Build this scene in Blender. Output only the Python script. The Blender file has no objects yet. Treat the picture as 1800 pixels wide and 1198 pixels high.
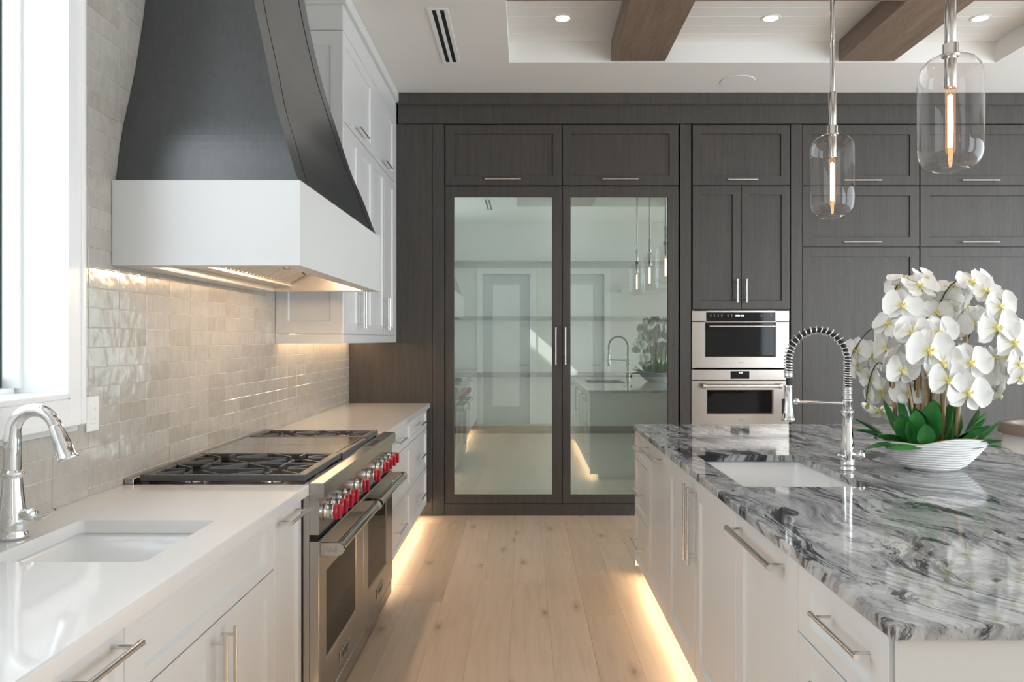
import bpy, bmesh, math, random
from mathutils import Vector, Matrix
S = bpy.context.scene
C = S.collection
rnd = random.Random(7)

# ------------------------------------------------------------------ camera, world, sun, exposure
cam_d = bpy.data.cameras.new('camera'); cam = bpy.data.objects.new('camera', cam_d); C.objects.link(cam)
cam.location = (0, 0, 1.428); cam.rotation_euler = (math.pi/2, 0, 0)
cam_d.sensor_width = 36; cam_d.lens = 1338/1800*36
cam_d.shift_x = -21/1800; cam_d.shift_y = -2/1800
cam_d.clip_start = 0.02; cam_d.clip_end = 100
S.camera = cam
S.view_settings.view_transform = 'Standard'; S.view_settings.look = 'None'
S.view_settings.gamma = 1; S.view_settings.use_curve_mapping = False
S.view_settings.exposure = 0.0
S.cycles.max_bounces = 14; S.cycles.diffuse_bounces = 7; S.cycles.glossy_bounces = 6
S.cycles.transmission_bounces = 8; S.cycles.transparent_max_bounces = 16
S.cycles.caustics_reflective = False; S.cycles.caustics_refractive = False
S.cycles.sample_clamp_indirect = 6
S.cycles.use_denoising = True

SKY = 1.9
w = bpy.data.worlds.new('sky'); S.world = w; w.use_nodes = True
bg = w.node_tree.nodes['Background']; bg.inputs['Color'].default_value = (0.88, 0.95, 1.0, 1); bg.inputs['Strength'].default_value = SKY

def light(name, kind, loc, energy, color=(1, 1, 1), **kw):
    d = bpy.data.lights.new(name, kind); d.energy = energy; d.color = color
    for k, v in kw.items():
        if k != 'dir': setattr(d, k, v)
    o = bpy.data.objects.new(name, d); o.location = loc; C.objects.link(o)
    if 'dir' in kw: o.rotation_euler = Vector(kw['dir']).to_track_quat('-Z', 'Y').to_euler()
    return o
sun = light('sun', 'SUN', (-6, 3, 8), 9.0, (1, .96, .9), angle=.009, dir=(1, -.6, -.9))
WARM = (1.0, .72, .45)
# daylight through the sink window, an unseen window behind the camera and the tall windows of the great room
YN_ = -.55
for nm, loc, d, sx, sy, e in [('window_daylight', (-1.72, 1.35, 2.22), (1, 0, 0), 2.0, 1.9, 28),
                              ('great_room_daylight', (6.45, 3.2, 1.6), (-1, 0, 0), 5.6, 2.8, 185),
                              ('rear_window_daylight', (5.2, YN_-.03, 1.65), (0, 1, 0), 2.3, 2.6, 110)]:
    o = light(nm, 'AREA', loc, e, (.84, .93, 1.0), shape='RECTANGLE', size=sx, size_y=sy)
    o.rotation_euler = (math.pi/2, 0, 0 if d[1] else (-math.pi/2 if d[0] > 0 else math.pi/2))

# ------------------------------------------------------------------ materials
def mat(name, color=(.8, .8, .8), rough=.5, metal=0, spec=.5, emit=None, strength=0, coat=0, trans=0, sss=0):
    m = bpy.data.materials.new(name); m.use_nodes = True
    b = m.node_tree.nodes['Principled BSDF']
    b.inputs['Base Color'].default_value = (*color, 1); b.inputs['Roughness'].default_value = rough
    b.inputs['Metallic'].default_value = metal; b.inputs['Specular IOR Level'].default_value = spec
    b.inputs['Coat Weight'].default_value = coat; b.inputs['Coat Roughness'].default_value = .05
    b.inputs['Transmission Weight'].default_value = trans
    if emit: b.inputs['Emission Color'].default_value = (*emit, 1); b.inputs['Emission Strength'].default_value = strength
    return m
class N:
    """small node builder on a principled material"""
    def __init__(s, m): s.t = m.node_tree; s.b = s.t.nodes['Principled BSDF']; s.m = m
    def n(s, typ, ins=None, **props):
        nd = s.t.nodes.new(typ)
        for k, v in props.items(): setattr(nd, k, v)
        for k, v in (ins or {}).items():
            if isinstance(v, bpy.types.NodeSocket): s.t.links.new(v, nd.inputs[k])
            else: nd.inputs[k].default_value = v
        return nd
    def ramp(s, fac, stops, interp='LINEAR'):
        nd = s.n('ShaderNodeValToRGB'); s.t.links.new(fac, nd.inputs[0]); cr = nd.color_ramp; cr.interpolation = interp
        while len(cr.elements) < len(stops): cr.elements.new(.5)
        for e, (p, c) in zip(cr.elements, stops): e.position = p; e.color = (*c, 1) if len(c) == 3 else c
        return nd.outputs[0]
    def coords(s, scale=(1, 1, 1), rnd_off=False, rot=(0, 0, 0), which='Object'):
        tc = s.n('ShaderNodeTexCoord'); v = tc.outputs[which]
        if rnd_off:
            oi = s.n('ShaderNodeObjectInfo')
            mu = s.n('ShaderNodeVectorMath', {0: (37.0, 91.0, 53.0)}, operation='SCALE'); s.t.links.new(oi.outputs['Random'], mu.inputs['Scale'])
            v = s.n('ShaderNodeVectorMath', {0: v, 1: mu.outputs[0]}, operation='ADD').outputs[0]
        mp = s.n('ShaderNodeMapping', {'Vector': v, 'Scale': scale, 'Rotation': rot}); return mp.outputs[0]
    def noise(s, vec, scale, detail=4, rough=.5, dist=0):
        nd = s.n('ShaderNodeTexNoise', {'Vector': vec, 'Scale': scale, 'Detail': detail, 'Roughness': rough, 'Distortion': dist}); return nd.outputs[0]
    def mix(s, fac, a, b, mode='MIX'):
        nd = s.n('ShaderNodeMix', data_type='RGBA', blend_type=mode)
        for i, v in ((0, fac), (6, a), (7, b)):
            if isinstance(v, bpy.types.NodeSocket): s.t.links.new(v, nd.inputs[i])
            else: nd.inputs[i].default_value = v if i == 0 else (*v, 1)
        return nd.outputs[2]
    def base(s, sock): s.t.links.new(sock, s.b.inputs['Base Color'])
    def rough(s, sock): s.t.links.new(sock, s.b.inputs['Roughness'])
    def bump(s, sock, strength=.2, dist=.002):
        nd = s.n('ShaderNodeBump', {'Height': sock, 'Strength': strength, 'Distance': dist}); s.t.links.new(nd.outputs[0], s.b.inputs['Normal'])

M = {}
M['white'] = mat('white_lacquer', (.695, .705, .705), .33)
M['ceiling'] = mat('ceiling_paint', (.80, .795, .78), .7)
M['wall'] = mat('wall_paint', (.78, .775, .75), .7)
M['trim'] = mat('white_trim_paint', (.86, .87, .87), .35)
M['quartz'] = mat('white_quartz', (.725, .722, .715), .08)
M['ceramic'] = mat('white_ceramic', (.86, .86, .86), .12)
M['chrome'] = mat('chrome', (.86, .87, .88), .06, 1)
M['nickel'] = mat('brushed_nickel', (.72, .71, .69), .22, 1)
M['black'] = mat('black_enamel', (.012, .012, .013), .3)
M['iron'] = mat('cast_iron', (.075, .077, .08), .40)
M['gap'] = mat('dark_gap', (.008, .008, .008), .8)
M['glassblack'] = mat('black_oven_glass', (.006, .006, .007), .05, 0, .22)
M['ovenglass'] = mat('smoked_oven_glass', (.022, .019, .017), .06)
M['ovenglass'].node_tree.nodes['Principled BSDF'].inputs['IOR'].default_value = 1.16
M['red'] = mat('red_knob', (.40, .012, .03), .3, coat=.3)
M['rubber'] = mat('black_rubber_hose', (.02, .022, .025), .5)
M['grout'] = mat('grout', (.70, .685, .65), .8)
M['pantryfill'] = mat('pantry_fill_glow', (1, 1, 1), .5, emit=(1, .95, .88), strength=8)
M['led'] = mat('warm_led', (1, .8, .6), .5, emit=(1.0, .75, .50), strength=18)
M['ledtop'] = mat('warm_led_soft', (1, .8, .6), .5, emit=(1.0, .68, .40), strength=42)
M['downlight'] = mat('downlight_lens', (1, 1, 1), .5, emit=(1.0, .9, .78), strength=14)
M['filament'] = mat('glowing_filament', (1, .8, .5), .5, emit=(1.0, .60, .28), strength=40)
M['hoodlamp'] = mat('hood_lamp_lens', (1, .9, .7), .5, emit=(1.0, .68, .42), strength=230)
M['display'] = mat('oven_display_digits', (.8, .9, 1), .5, emit=(.75, .9, 1.0), strength=.8)
M['gasket'] = mat('dark_green_grey_sash', (.05, .085, .085), .35)
M['leather'] = mat('taupe_leather', (.24, .19, .155), .45)
M['cushion'] = mat('ivory_upholstery', (.80, .785, .76), .8)
M['moss'] = mat('dry_moss', (.20, .16, .05), .9)
M['bowl'] = mat('white_glazed_stoneware', (.80, .80, .80), .25)
M['rim'] = mat('tan_bare_rim', (.50, .36, .22), .5)
M['lip'] = mat('yellow_orchid_lip', (.86, .72, .24), .5)
M['stem'] = mat('dark_flower_spike', (.035, .03, .015), .5)
M['bud'] = mat('green_bud', (.45, .45, .14), .5)
M['text'] = mat('engraved_letters', (.05, .05, .05), .4)
M['emblem'] = mat('engraved_emblem', (.32, .32, .32), .4)
M['slot'] = mat('outlet_slots', (.5, .5, .5), .5)

def wood(name, c1, c2, rough, scale=(14, 14, .7), amt=1.0, rnd_off=False, spec=.5):
    m = mat(name, c1, rough, spec=spec); n = N(m)
    v = n.coords(scale, rnd_off)
    a = n.noise(v, 3.0, 6, .6, .4); b = n.noise(v, 26, 3, .6)
    f = n.n('ShaderNodeMath', {0: a, 1: b}, operation='ADD').outputs[0]
    f = n.n('ShaderNodeMath', {0: f, 1: .5}, operation='MULTIPLY').outputs[0]
    n.base(n.ramp(f, [(.36, c1), (.62, c2)])); n.bump(n.noise(n.coords((scale[0]*6, scale[1]*6, scale[2]*2), rnd_off), 3, 2), .10 * amt, .0006)
    return m
M['dark'] = wood('espresso_stained_wood', (.052, .047, .044), (.080, .073, .067), .40, spec=.35)
M['hood'] = wood('ebony_stained_oak', (.014, .016, .018), (.030, .037, .044), .34, (22, 22, .8), 2.0, spec=1.0)  # bluish tint puts sky sheen into the dark stain
M['hood'].node_tree.nodes['Principled BSDF'].inputs['Coat Weight'].default_value = .6
M['hood'].node_tree.nodes['Principled BSDF'].inputs['Coat Roughness'].default_value = .25
M['beam'] = wood('walnut_stained_beam', (.16, .115, .085), (.27, .20, .15), .5, (9, .6, 9), 1.5)
M['interior'] = wood('pantry_interior', (.10, .088, .078), (.14, .125, .11), .5)
M['shelf'] = mat('dark_shelf_board', (.028, .024, .021), .5)
M['pantryback'] = mat('pantry_back_panel', (.80, .81, .79), .5)
M['doorpaint'] = mat('grey_white_door_paint', (.60, .62, .64), .4)

def steel(name, c=(.45, .435, .415), r=.22, sc=(1, 200, 1)):
    m = mat(name, c, r, 1); n = N(m)
    return m
M['steel'] = steel('brushed_stainless', sc=(1, 1, 160))
M['steelh'] = steel('brushed_stainless_oven', (.37, .33, .30), .26, (2, 2, 150))
M['satin'] = mat('satin_stainless', (.66, .63, .59), .42, 1)
M['polish'] = mat('polished_stainless', (.55, .53, .50), .09, 1)

# glazed zellige tile
def zellige():
    m = mat('zellige_tile', (.6, .58, .54), .12); n = N(m)
    oi = n.n('ShaderNodeObjectInfo').outputs['Random']
    c = n.ramp(oi, [(0, (0.359, 0.328, 0.281)), (.25, (0.452, 0.425, 0.378)), (.5, (0.421, 0.402, 0.363)), (.75, (0.484, 0.460, 0.421)), (1, (0.390, 0.370, 0.328))])
    v = n.coords((1, 1, 1), True)
    cl = n.noise(v, 14, 4, .6, .6)
    c = n.mix(.32, c, n.ramp(cl, [(.3, (0.328, 0.312, 0.281)), (.5, (0.468, 0.448, 0.413)), (.75, (0.577, 0.562, 0.538))]))
    vs = n.coords((1, 30, 3), True)
    c = n.mix(.12, c, n.ramp(n.noise(vs, 3, 2), [(.35, (.40, .37, .33)), (.7, (.72, .70, .66))]))
    n.base(c); n.bump(n.noise(v, 16, 2), .35, .006)
    return m
M['tile'] = zellige()

# pale oak planks
def oak():
    m = mat('pale_oak_plank', (.5, .4, .3), .42); n = N(m)
    oi = n.n('ShaderNodeObjectInfo').outputs['Random']
    tone = n.ramp(oi, [(0, (0.549, 0.411, 0.295)), (.35, (0.666, 0.515, 0.378)), (.7, (0.725, 0.567, 0.427)), (1, (0.598, 0.458, 0.330))])
    v = n.coords((9, .55, 9), True)
    g = n.noise(v, 3.2, 7, .62, .7)
    c = n.mix(.42, tone, n.ramp(g, [(.28, (0.490, 0.364, 0.251)), (.5, (0.666, 0.520, 0.383)), (.75, (0.764, 0.619, 0.475))]))
    vk = n.coords((1, .8, 1), True)
    vo = n.n('ShaderNodeTexVoronoi', {'Vector': n.coords((2.9, 1.0, 3), True), 'Scale': 1.0, 'Randomness': 1.0}, voronoi_dimensions='2D').outputs['Distance']
    wob = n.noise(n.coords((30, 12, 30), True), 1.0, 3)
    dd = n.n('ShaderNodeMath', {0: wob, 1: .10}, operation='MULTIPLY').outputs[0]
    dd = n.n('ShaderNodeMath', {0: vo, 1: dd}, operation='ADD').outputs[0]
    k = n.ramp(dd, [(.066, (.75, .75, .75)), (.085, (.35, .35, .35)), (.16, (0, 0, 0))])
    c = n.mix(k, c, (.25, .175, .115))
    n.base(c); n.bump(g, .08, .002); return m
M['oak'] = oak()

# swirled grey granite
def granite():
    m = mat('swirled_granite', (.4, .4, .4), .06); n = N(m)
    v0 = n.coords((1, 1, 1), rot=(0, 0, math.radians(78)))
    def warp(v, scale, amt, loc=(0, 0, 0)):
        wn = n.n('ShaderNodeTexNoise', {'Vector': n.n('ShaderNodeMapping', {'Vector': v, 'Location': loc}).outputs[0], 'Scale': scale, 'Detail': 2.5, 'Roughness': .5}).outputs[1]
        off = n.n('ShaderNodeVectorMath', {0: wn, 1: (.5, .5, .5)}, operation='SUBTRACT').outputs[0]
        sc = n.n('ShaderNodeVectorMath', {0: off}, operation='SCALE'); sc.inputs['Scale'].default_value = amt
        return n.n('ShaderNodeVectorMath', {0: v, 1: sc.outputs[0]}, operation='ADD').outputs[0]
    v1 = warp(warp(v0, 1.0, .85), 3.4, .11, (5, 1, 2))
    def lay(sx, sy, loc, scale, detail, rough, dist):
        st = n.n('ShaderNodeMapping', {'Vector': v1, 'Scale': (sx, sy, sx), 'Location': loc}).outputs[0]
        return n.noise(st, scale, detail, rough, dist)
    body = lay(1, 2.4, (0, 0, 0), 1.7, 10, .68, .8)
    c = n.ramp(body, [(.27, (.06, .065, .072)), (.36, (.17, .18, .195)), (.43, (.33, .34, .36)), (.50, (.50, .51, .52)), (.535, (.27, .275, .285)), (.57, (.42, .42, .43)), (.64, (.60, .605, .61)), (.74, (.48, .48, .485))])
    tan = n.ramp(lay(.8, 2.0, (9, 2, 4), 1.5, 7, .6, .8), [(.56, (0, 0, 0)), (.70, (.5, .5, .5))])
    c = n.mix(tan, c, (.40, .35, .315))
    pale = n.ramp(lay(1, 3.2, (1, 12, 7), 1.5, 10, .70, 1.0), [(.55, (0, 0, 0)), (.61, (.85, .85, .85))])
    c = n.mix(pale, c, (.68, .685, .69))
    fine = n.ramp(lay(2.4, 13, (3, 5, 1), 1.7, 9, .74, 1.3), [(.36, (1, 1, 1)), (.425, (.45, .45, .45)), (.47, (0, 0, 0))])
    c = n.mix(fine, c, (.04, .043, .05))
    big = n.ramp(lay(1, 3.8, (6, 3, 2), 1.45, 11, .74, 1.2), [(.385, (1, 1, 1)), (.43, (.85, .85, .85)), (.455, (0, 0, 0))])
    c = n.mix(big, c, (.022, .024, .028))
    n.base(c); return m
M['granite'] = granite()

def thin_glass(name, tint=(1, 1, 1), refl=None, rough=0.0, ior=1.45):
    m = bpy.data.materials.new(name); m.use_nodes = True; t = m.node_tree; t.nodes.clear()
    o = t.nodes.new('ShaderNodeOutputMaterial'); mx = t.nodes.new('ShaderNodeMixShader')
    tr = t.nodes.new('ShaderNodeBsdfTransparent'); tr.inputs[0].default_value = (*tint, 1)
    g = t.nodes.new('ShaderNodeBsdfGlossy'); g.inputs['Roughness'].default_value = rough
    if refl is None:
        f = t.nodes.new('ShaderNodeLayerWeight'); f.inputs[0].default_value = .5
        pw = t.nodes.new('ShaderNodeMath'); pw.operation = 'POWER'; pw.inputs[1].default_value = 4; t.links.new(f.outputs['Facing'], pw.inputs[0])
        ml = t.nodes.new('ShaderNodeMath'); ml.operation = 'MULTIPLY_ADD'; ml.inputs[1].default_value = .85; ml.inputs[2].default_value = ((ior-1)/(ior+1))**2
        t.links.new(pw.outputs[0], ml.inputs[0]); t.links.new(ml.outputs[0], mx.inputs[0])
    else:
        g.inputs[0].default_value = (*refl[1], 1); mx.inputs[0].default_value = refl[0]
    t.links.new(tr.outputs[0], mx.inputs[1]); t.links.new(g.outputs[0], mx.inputs[2]); t.links.new(mx.outputs[0], o.inputs[0])
    return m
def glow_tube():
    m = bpy.data.materials.new('bulb_halo_glow'); m.use_nodes = True; t = m.node_tree; t.nodes.clear()
    o = t.nodes.new('ShaderNodeOutputMaterial'); mx = t.nodes.new('ShaderNodeMixShader'); mx.inputs[0].default_value = .25
    tr = t.nodes.new('ShaderNodeBsdfTransparent'); e = t.nodes.new('ShaderNodeEmission'); e.inputs[0].default_value = (1, .50, .20, 1); e.inputs[1].default_value = 1.1  # orange emission paints a halo around the filament
    t.links.new(tr.outputs[0], mx.inputs[1]); t.links.new(e.outputs[0], mx.inputs[2]); t.links.new(mx.outputs[0], o.inputs[0]); return m
M['bulb'] = glow_tube()
M['glass'] = thin_glass('clear_window_glass')
M['shade'] = thin_glass('clear_pendant_glass', (.965, .95, .945), ior=1.5)
M['coated'] = thin_glass('coated_reflective_pantry_glass', (.90, .95, .93), (.27, (.90, .98, .95)))

def petal():
    m = mat('white_orchid_petal', (.92, .92, .90), .5); n = N(m)
    b = n.b; b.inputs['Subsurface Weight'].default_value = .15; b.inputs['Subsurface Radius'].default_value = (.01, .01, .008)
    at = n.n('ShaderNodeTexCoord').outputs['Object']
    ln = n.n('ShaderNodeVectorMath', {0: at}, operation='LENGTH').outputs['Value']
    n.base(n.ramp(ln, [(.004, (.72, .70, .30)), (.017, (.91, .91, .86)), (.03, (.93, .93, .92))])); return m
M['petal'] = petal()
def leafm():
    m = mat('orchid_leaf', (.02, .12, .03), .3); n = N(m)
    n.base(n.ramp(n.noise(n.coords((1, 1, 1), True), 9, 3), [(.3, (.02, .14, .032)), (.7, (.055, .27, .06))])); return m
M['leaf'] = leafm()
def bamboo():
    m = mat('bamboo_cane', (.5, .35, .18), .45); n = N(m)
    n.base(n.ramp(n.noise(n.coords((60, 60, 5), True), 1, 3), [(.3, (.36, .22, .10)), (.7, (.62, .45, .25))])); return m
M['bamboo'] = bamboo()

# ------------------------------------------------------------------ mesh helpers
class MB:
    def __init__(s): s.v = []; s.f = []; s.sm = []
    def add(s, vs, fs, smooth=False):
        b = len(s.v); s.v += [tuple(p) for p in vs]; s.f += [tuple(b+i for i in f) for f in fs]; s.sm += [smooth]*len(fs); return s
    def box(s, x0, x1, y0, y1, z0, z1, c=0):
        if x0 > x1: x0, x1 = x1, x0
        if y0 > y1: y0, y1 = y1, y0
        if z0 > z1: z0, z1 = z1, z0
        if c <= 0:
            vs = [(x, y, z) for z in (z0, z1) for x, y in ((x0, y0), (x1, y0), (x1, y1), (x0, y1))]
            return s.add(vs, [(3, 2, 1, 0), (4, 5, 6, 7)] + [(i, (i+1) % 4, (i+1) % 4+4, i+4) for i in range(4)])
        c = min(c, (x1-x0)*.45, (y1-y0)*.45, (z1-z0)*.45)
        bm = bmesh.new(); bmesh.ops.create_cube(bm, size=1)
        for v in bm.verts: v.co = Vector(((x0+x1)/2+v.co.x*(x1-x0), (y0+y1)/2+v.co.y*(y1-y0), (z0+z1)/2+v.co.z*(z1-z0)))
        bmesh.ops.bevel(bm, geom=bm.edges[:], offset=c, segments=2 if c > .004 else 1, affect='EDGES', profile=.5)
        bm.verts.index_update()
        s.add([v.co for v in bm.verts], [[v.index for v in f.verts] for f in bm.faces]); bm.free(); return s
    def tube(s, pts, r, seg=10, cap=True, closed=False):
        pts = [Vector(p) for p in pts]; n = len(pts); R = r if isinstance(r, (list, tuple)) else [r]*n
        rings = []; up = None
        for i, p in enumerate(pts):
            if closed: t = pts[(i+1) % n]-pts[i-1]
            else: t = pts[min(i+1, n-1)]-pts[max(i-1, 0)]
            t = t.normalized()
            if up is None: up = t.orthogonal().normalized()
            up = (up-t*up.dot(t)); up = up.normalized() if up.length > 1e-6 else t.orthogonal().normalized()
            sd = t.cross(up)
            rings.append([p+(up*math.cos(2*math.pi*k/seg)+sd*math.sin(2*math.pi*k/seg))*R[i] for k in range(seg)])
        vs = [v for rg in rings for v in rg]; fs = []
        for i in range(n if closed else n-1):
            j = (i+1) % n
            for k in range(seg): fs.append((i*seg+k, i*seg+(k+1) % seg, j*seg+(k+1) % seg, j*seg+k))
        s.add(vs, fs, True)
        if cap and not closed:
            b = len(s.v); s.v += [tuple(v) for v in rings[0]] + [tuple(v) for v in rings[-1]]
            s.f += [tuple(range(b+seg-1, b-1, -1)), tuple(range(b+seg, b+2*seg))]; s.sm += [False, False]
        return s
    def cyl(s, a, b, r, seg=16): return s.tube([a, b], r, seg)
    def lathe(s, prof, c=(0, 0, 0), seg=32, axis=(0, 0, 1), smooth=True):
        q = Vector((0, 0, 1)).rotation_difference(Vector(axis)); c = Vector(c); m = len(prof)
        vs = [c+q @ Vector((r*math.cos(2*math.pi*k/seg), r*math.sin(2*math.pi*k/seg), z)) for r, z in prof for k in range(seg)]
        fs = [(i*seg+k, i*seg+(k+1) % seg, (i+1)*seg+(k+1) % seg, (i+1)*seg+k) for i in range(m-1) for k in range(seg)]
        return s.add(vs, fs, smooth)
    def loft(s, rings, closed=True, cap=(True, True), smooth=False):
        m = len(rings[0]); vs = [p for r in rings for p in r]
        fs = [(i*m+k, i*m+(k+1) % m, (i+1)*m+(k+1) % m, (i+1)*m+k) for i in range(len(rings)-1) for k in range(m if closed else m-1)]
        if cap[0]: fs.append(tuple(range(m-1, -1, -1)))
        if cap[1]: fs.append(tuple(range((len(rings)-1)*m, len(rings)*m)))
        return s.add(vs, fs, smooth)
    def mesh(s, name, off=(0, 0, 0), recalc=True):
        me = bpy.data.meshes.new(name)
        me.from_pydata([(v[0]-off[0], v[1]-off[1], v[2]-off[2]) for v in s.v], [], s.f)
        me.polygons.foreach_set('use_smooth', s.sm)
        if recalc:
            bm = bmesh.new(); bm.from_mesh(me); bmesh.ops.recalc_face_normals(bm, faces=bm.faces[:]); bm.to_mesh(me); bm.free()
        return me
WLOC = {}
def wloc(o): return WLOC.get(o.name, Vector((0, 0, 0))) if o else Vector((0, 0, 0))
def link(name, data, parent=None, world=(0, 0, 0)):
    o = bpy.data.objects.new(name, data); C.objects.link(o); world = Vector(world)
    if parent: o.parent = parent; o.location = world-wloc(parent)
    else: o.location = world
    WLOC[o.name] = world; return o
def tag(o, label=None, cat=None, group=None, kind=None):
    if label: o['label'] = label
    if cat: o['category'] = cat
    if group: o['group'] = group
    if kind: o['kind'] = kind
    return o
def thing(name, label, cat, loc, group=None): return tag(link(name, None, None, loc), label, cat, group)
def part(name, mb, m, parent=None, at=None, label=None, recalc=True):
    """one mesh object built from world coordinates; its origin is its parent's unless at= is given"""
    org = Vector(at) if at is not None else wloc(parent)
    me = mb.mesh(name, org, recalc)
    for q in (m if isinstance(m, (list, tuple)) else [m]): me.materials.append(M[q])
    o = link(name, me, parent, org)
    if label: o['label'] = label
    return o
def struct(name, mb, m, parent=None):
    o = part(name, mb, m, parent)
    if not parent: o['kind'] = 'structure'
    return o
def share(name, src, parent, world, rot=None):
    """another part on the mesh of src"""
    o = link(name, src.data if hasattr(src, 'data') else src, parent, world)
    if rot: o.rotation_euler = rot
    return o

# planes for cabinet fronts: (u along the front, d depth behind the face, z) -> world
def plane_back(face): return lambda u, d, z: (u, face+d, z)          # faces -y
def plane_left(face): return lambda u, d, z: (face-d, u, z)          # faces +x
def plane_island(face): return lambda u, d, z: (face+d, u, z)        # faces -x
def pbox(mb, P, u0, u1, d0, d1, z0, z1, c=0):
    a = P(u0, d0, z0); b = P(u1, d1, z1); return mb.box(a[0], b[0], a[1], b[1], a[2], b[2], c)
def shaker(P, u0, u1, z0, z1, w=.065, t=.02, dep=.010, wt=None, wb=None, ch=.008):
    wt = w if wt is None else wt; wb = w if wb is None else wb; e = .0015
    def ring(iu, it, ib, d): return [P(u0+iu, d, z0+ib), P(u1-iu, d, z0+ib), P(u1-iu, d, z1-it), P(u0+iu, d, z1-it)]
    mb = MB(); mb.loft([ring(0, 0, 0, t), ring(0, 0, 0, e), ring(e, e, e, 0), ring(w, wt, wb, 0), ring(w+ch, wt+ch, wb+ch, dep)])
    return mb
def slab_front(P, u0, u1, z0, z1, t=.02): return pbox(MB(), P, u0, u1, 0, t, z0, z1, .0015)
def bar_pull(P, u, z, length, vertical=False, proj=.036, r=.0055):
    mb = MB(); h = length/2; k = h-.022
    if vertical:
        mb.tube([P(u, -proj, z-h), P(u, -proj, z-h+.012)], r*1.12, 10); mb.tube([P(u, -proj, z-h+.014), P(u, -proj, z+h-.014)], r, 10); mb.tube([P(u, -proj, z+h-.012), P(u, -proj, z+h)], r*1.12, 10)
        for q in (z-k, z+k): mb.tube([P(u, 0, q), P(u, -proj, q)], r*.72, 8)
        mb.tube([P(u, -proj, z-h+.01), P(u, -proj, z+h-.01)], r*.9, 8)
    else:
        mb.tube([P(u-h, -proj, z), P(u-h+.012, -proj, z)], r*1.12, 10); mb.tube([P(u-h+.014, -proj, z), P(u+h-.014, -proj, z)], r, 10); mb.tube([P(u+h-.012, -proj, z), P(u+h, -proj, z)], r*1.12, 10)
        for q in (u-k, u+k): mb.tube([P(q, 0, z), P(q, -proj, z)], r*.72, 8)
        mb.tube([P(u-h+.01, -proj, z), P(u+h-.01, -proj, z)], r*.9, 8)
    return mb
def door(parent, name, P, u0, u1, z0, z1, m, handle=None, **kw):
    """a shaker front with an optional handle (u, z, length, vertical)"""
    o = part(name, shaker(P, u0, u1, z0, z1, **kw), m, parent)
    if handle: part('handle', bar_pull(P, handle[0], handle[1], handle[2], handle[3], *handle[4:]), 'nickel', o)
    return o
# ------------------------------------------------------------------ room shell
D = 6.183; HC = 3.42; XW = -1.423; XR = 6.6; YN = -.55
ZT = 3.571
floor = struct('floor', MB().box(-1.62, XR+.2, YN-.15, 7.0, -.12, -.006), 'beam')
pm = {}
def plank_mesh(L, wd):
    k = (round(L, 2), round(wd, 3))
    if k not in pm:
        mb = MB().box(0, wd, 0, L, -.014, 0, .0006); pm[k] = mb.mesh('plank'); pm[k].materials.append(M['oak'])
    return pm[k]
PW = .193; lens = [1.2, 1.5, 1.8, 2.1, .9]
x = -.064-7*PW
while x < 2.6:
    y = YN-rnd.choice([0, .3, .7, 1.0])
    while y < 6.75:
        L = rnd.choice(lens); y0 = max(y, YN); y1 = min(y+L, 6.75)
        if y1-y0 > .05: share('plank', plank_mesh(y1-y0-.0006, PW-.0006), floor, (x, y0, -.0005*rnd.random()))
        y += L
    x += PW
mb = MB(); rows = []
while x < XR-.1:
    y = YN-rnd.choice([0, .3, .7, 1.0])
    while y < 6.75:
        L = rnd.choice(lens); y0 = max(y, YN); y1 = min(y+L, 6.75)
        if y1-y0 > .05: mb.box(x, x+PW-.0012, y0, y1-.0012, -.014, 0)
        y += L
    x += PW
o = part('planks_beyond_island', mb, 'oak', floor); o['kind'] = 'stuff'

# ceiling with the sunken tray
TX0, TX1, TY0, TY1 = -.106, 3.39, 1.0, 5.473
cl = MB()
cl.box(-1.62, TX0, YN-.15, 7.0, HC, HC+.3); cl.box(TX1, XR+.2, YN-.15, 7.0, HC, HC+.3)
cl.box(TX0, TX1, YN-.15, TY0, HC, HC+.3); cl.box(TX0, TX1, TY1, 7.0, HC, HC+.3)
cl.box(TX0, TX1, TY0, TY1, ZT+.02, HC+.3)
ceiling = struct('ceiling', cl, 'ceiling')
bw = .1413; y = TY0; bmesh_b = None
for k in range(31):
    y1 = TY1-k*bw; y0 = max(y1-bw, TY0)
    if y1-y0 < .02: break
    if bmesh_b is None: bmesh_b = part('board', MB().box(TX0, TX1, -bw+.004, 0, 0, .018, .002), 'ceiling', ceiling, at=(0, 0, 0)); bmesh_b.location = (0, y1, ZT)
    else: share('board', bmesh_b, ceiling, (0, y1, ZT))
for bx0, bx1 in ((.624, 1.012), (2.256, 2.656)):
    part('beam', MB().box(bx0, bx1, TY0+.001, TY1-.02, HC+.004, ZT-.001, .003), 'beam', ceiling)
for by0 in (4.10, 1.9):
    for a, b in ((TX0+.001, .623), (1.013, 2.255), (2.657, TX1-.001)):
        part('beam', MB().box(a, b, by0, by0+.39, HC+.006, ZT-.001, .003), 'beam', ceiling)

# walls
back = struct('wall_back', MB().box(-1.62, XR+.2, 6.78, 7.0, 0, HC), 'wall')
WY0, WY1, WZ0, WZ1 = .33, 2.353, 1.25, 3.2
GX = XW-.0024
wl = MB(); wl.box(-1.62, GX, YN-.15, WY0, 0, HC); wl.box(-1.62, GX, WY1, 6.78, 0, HC)
wl.box(-1.62, GX, WY0, WY1, 0, WZ0); wl.box(-1.62, GX, WY0, WY1, WZ1, HC)
wall_left = struct('wall_left', wl, 'grout')
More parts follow.
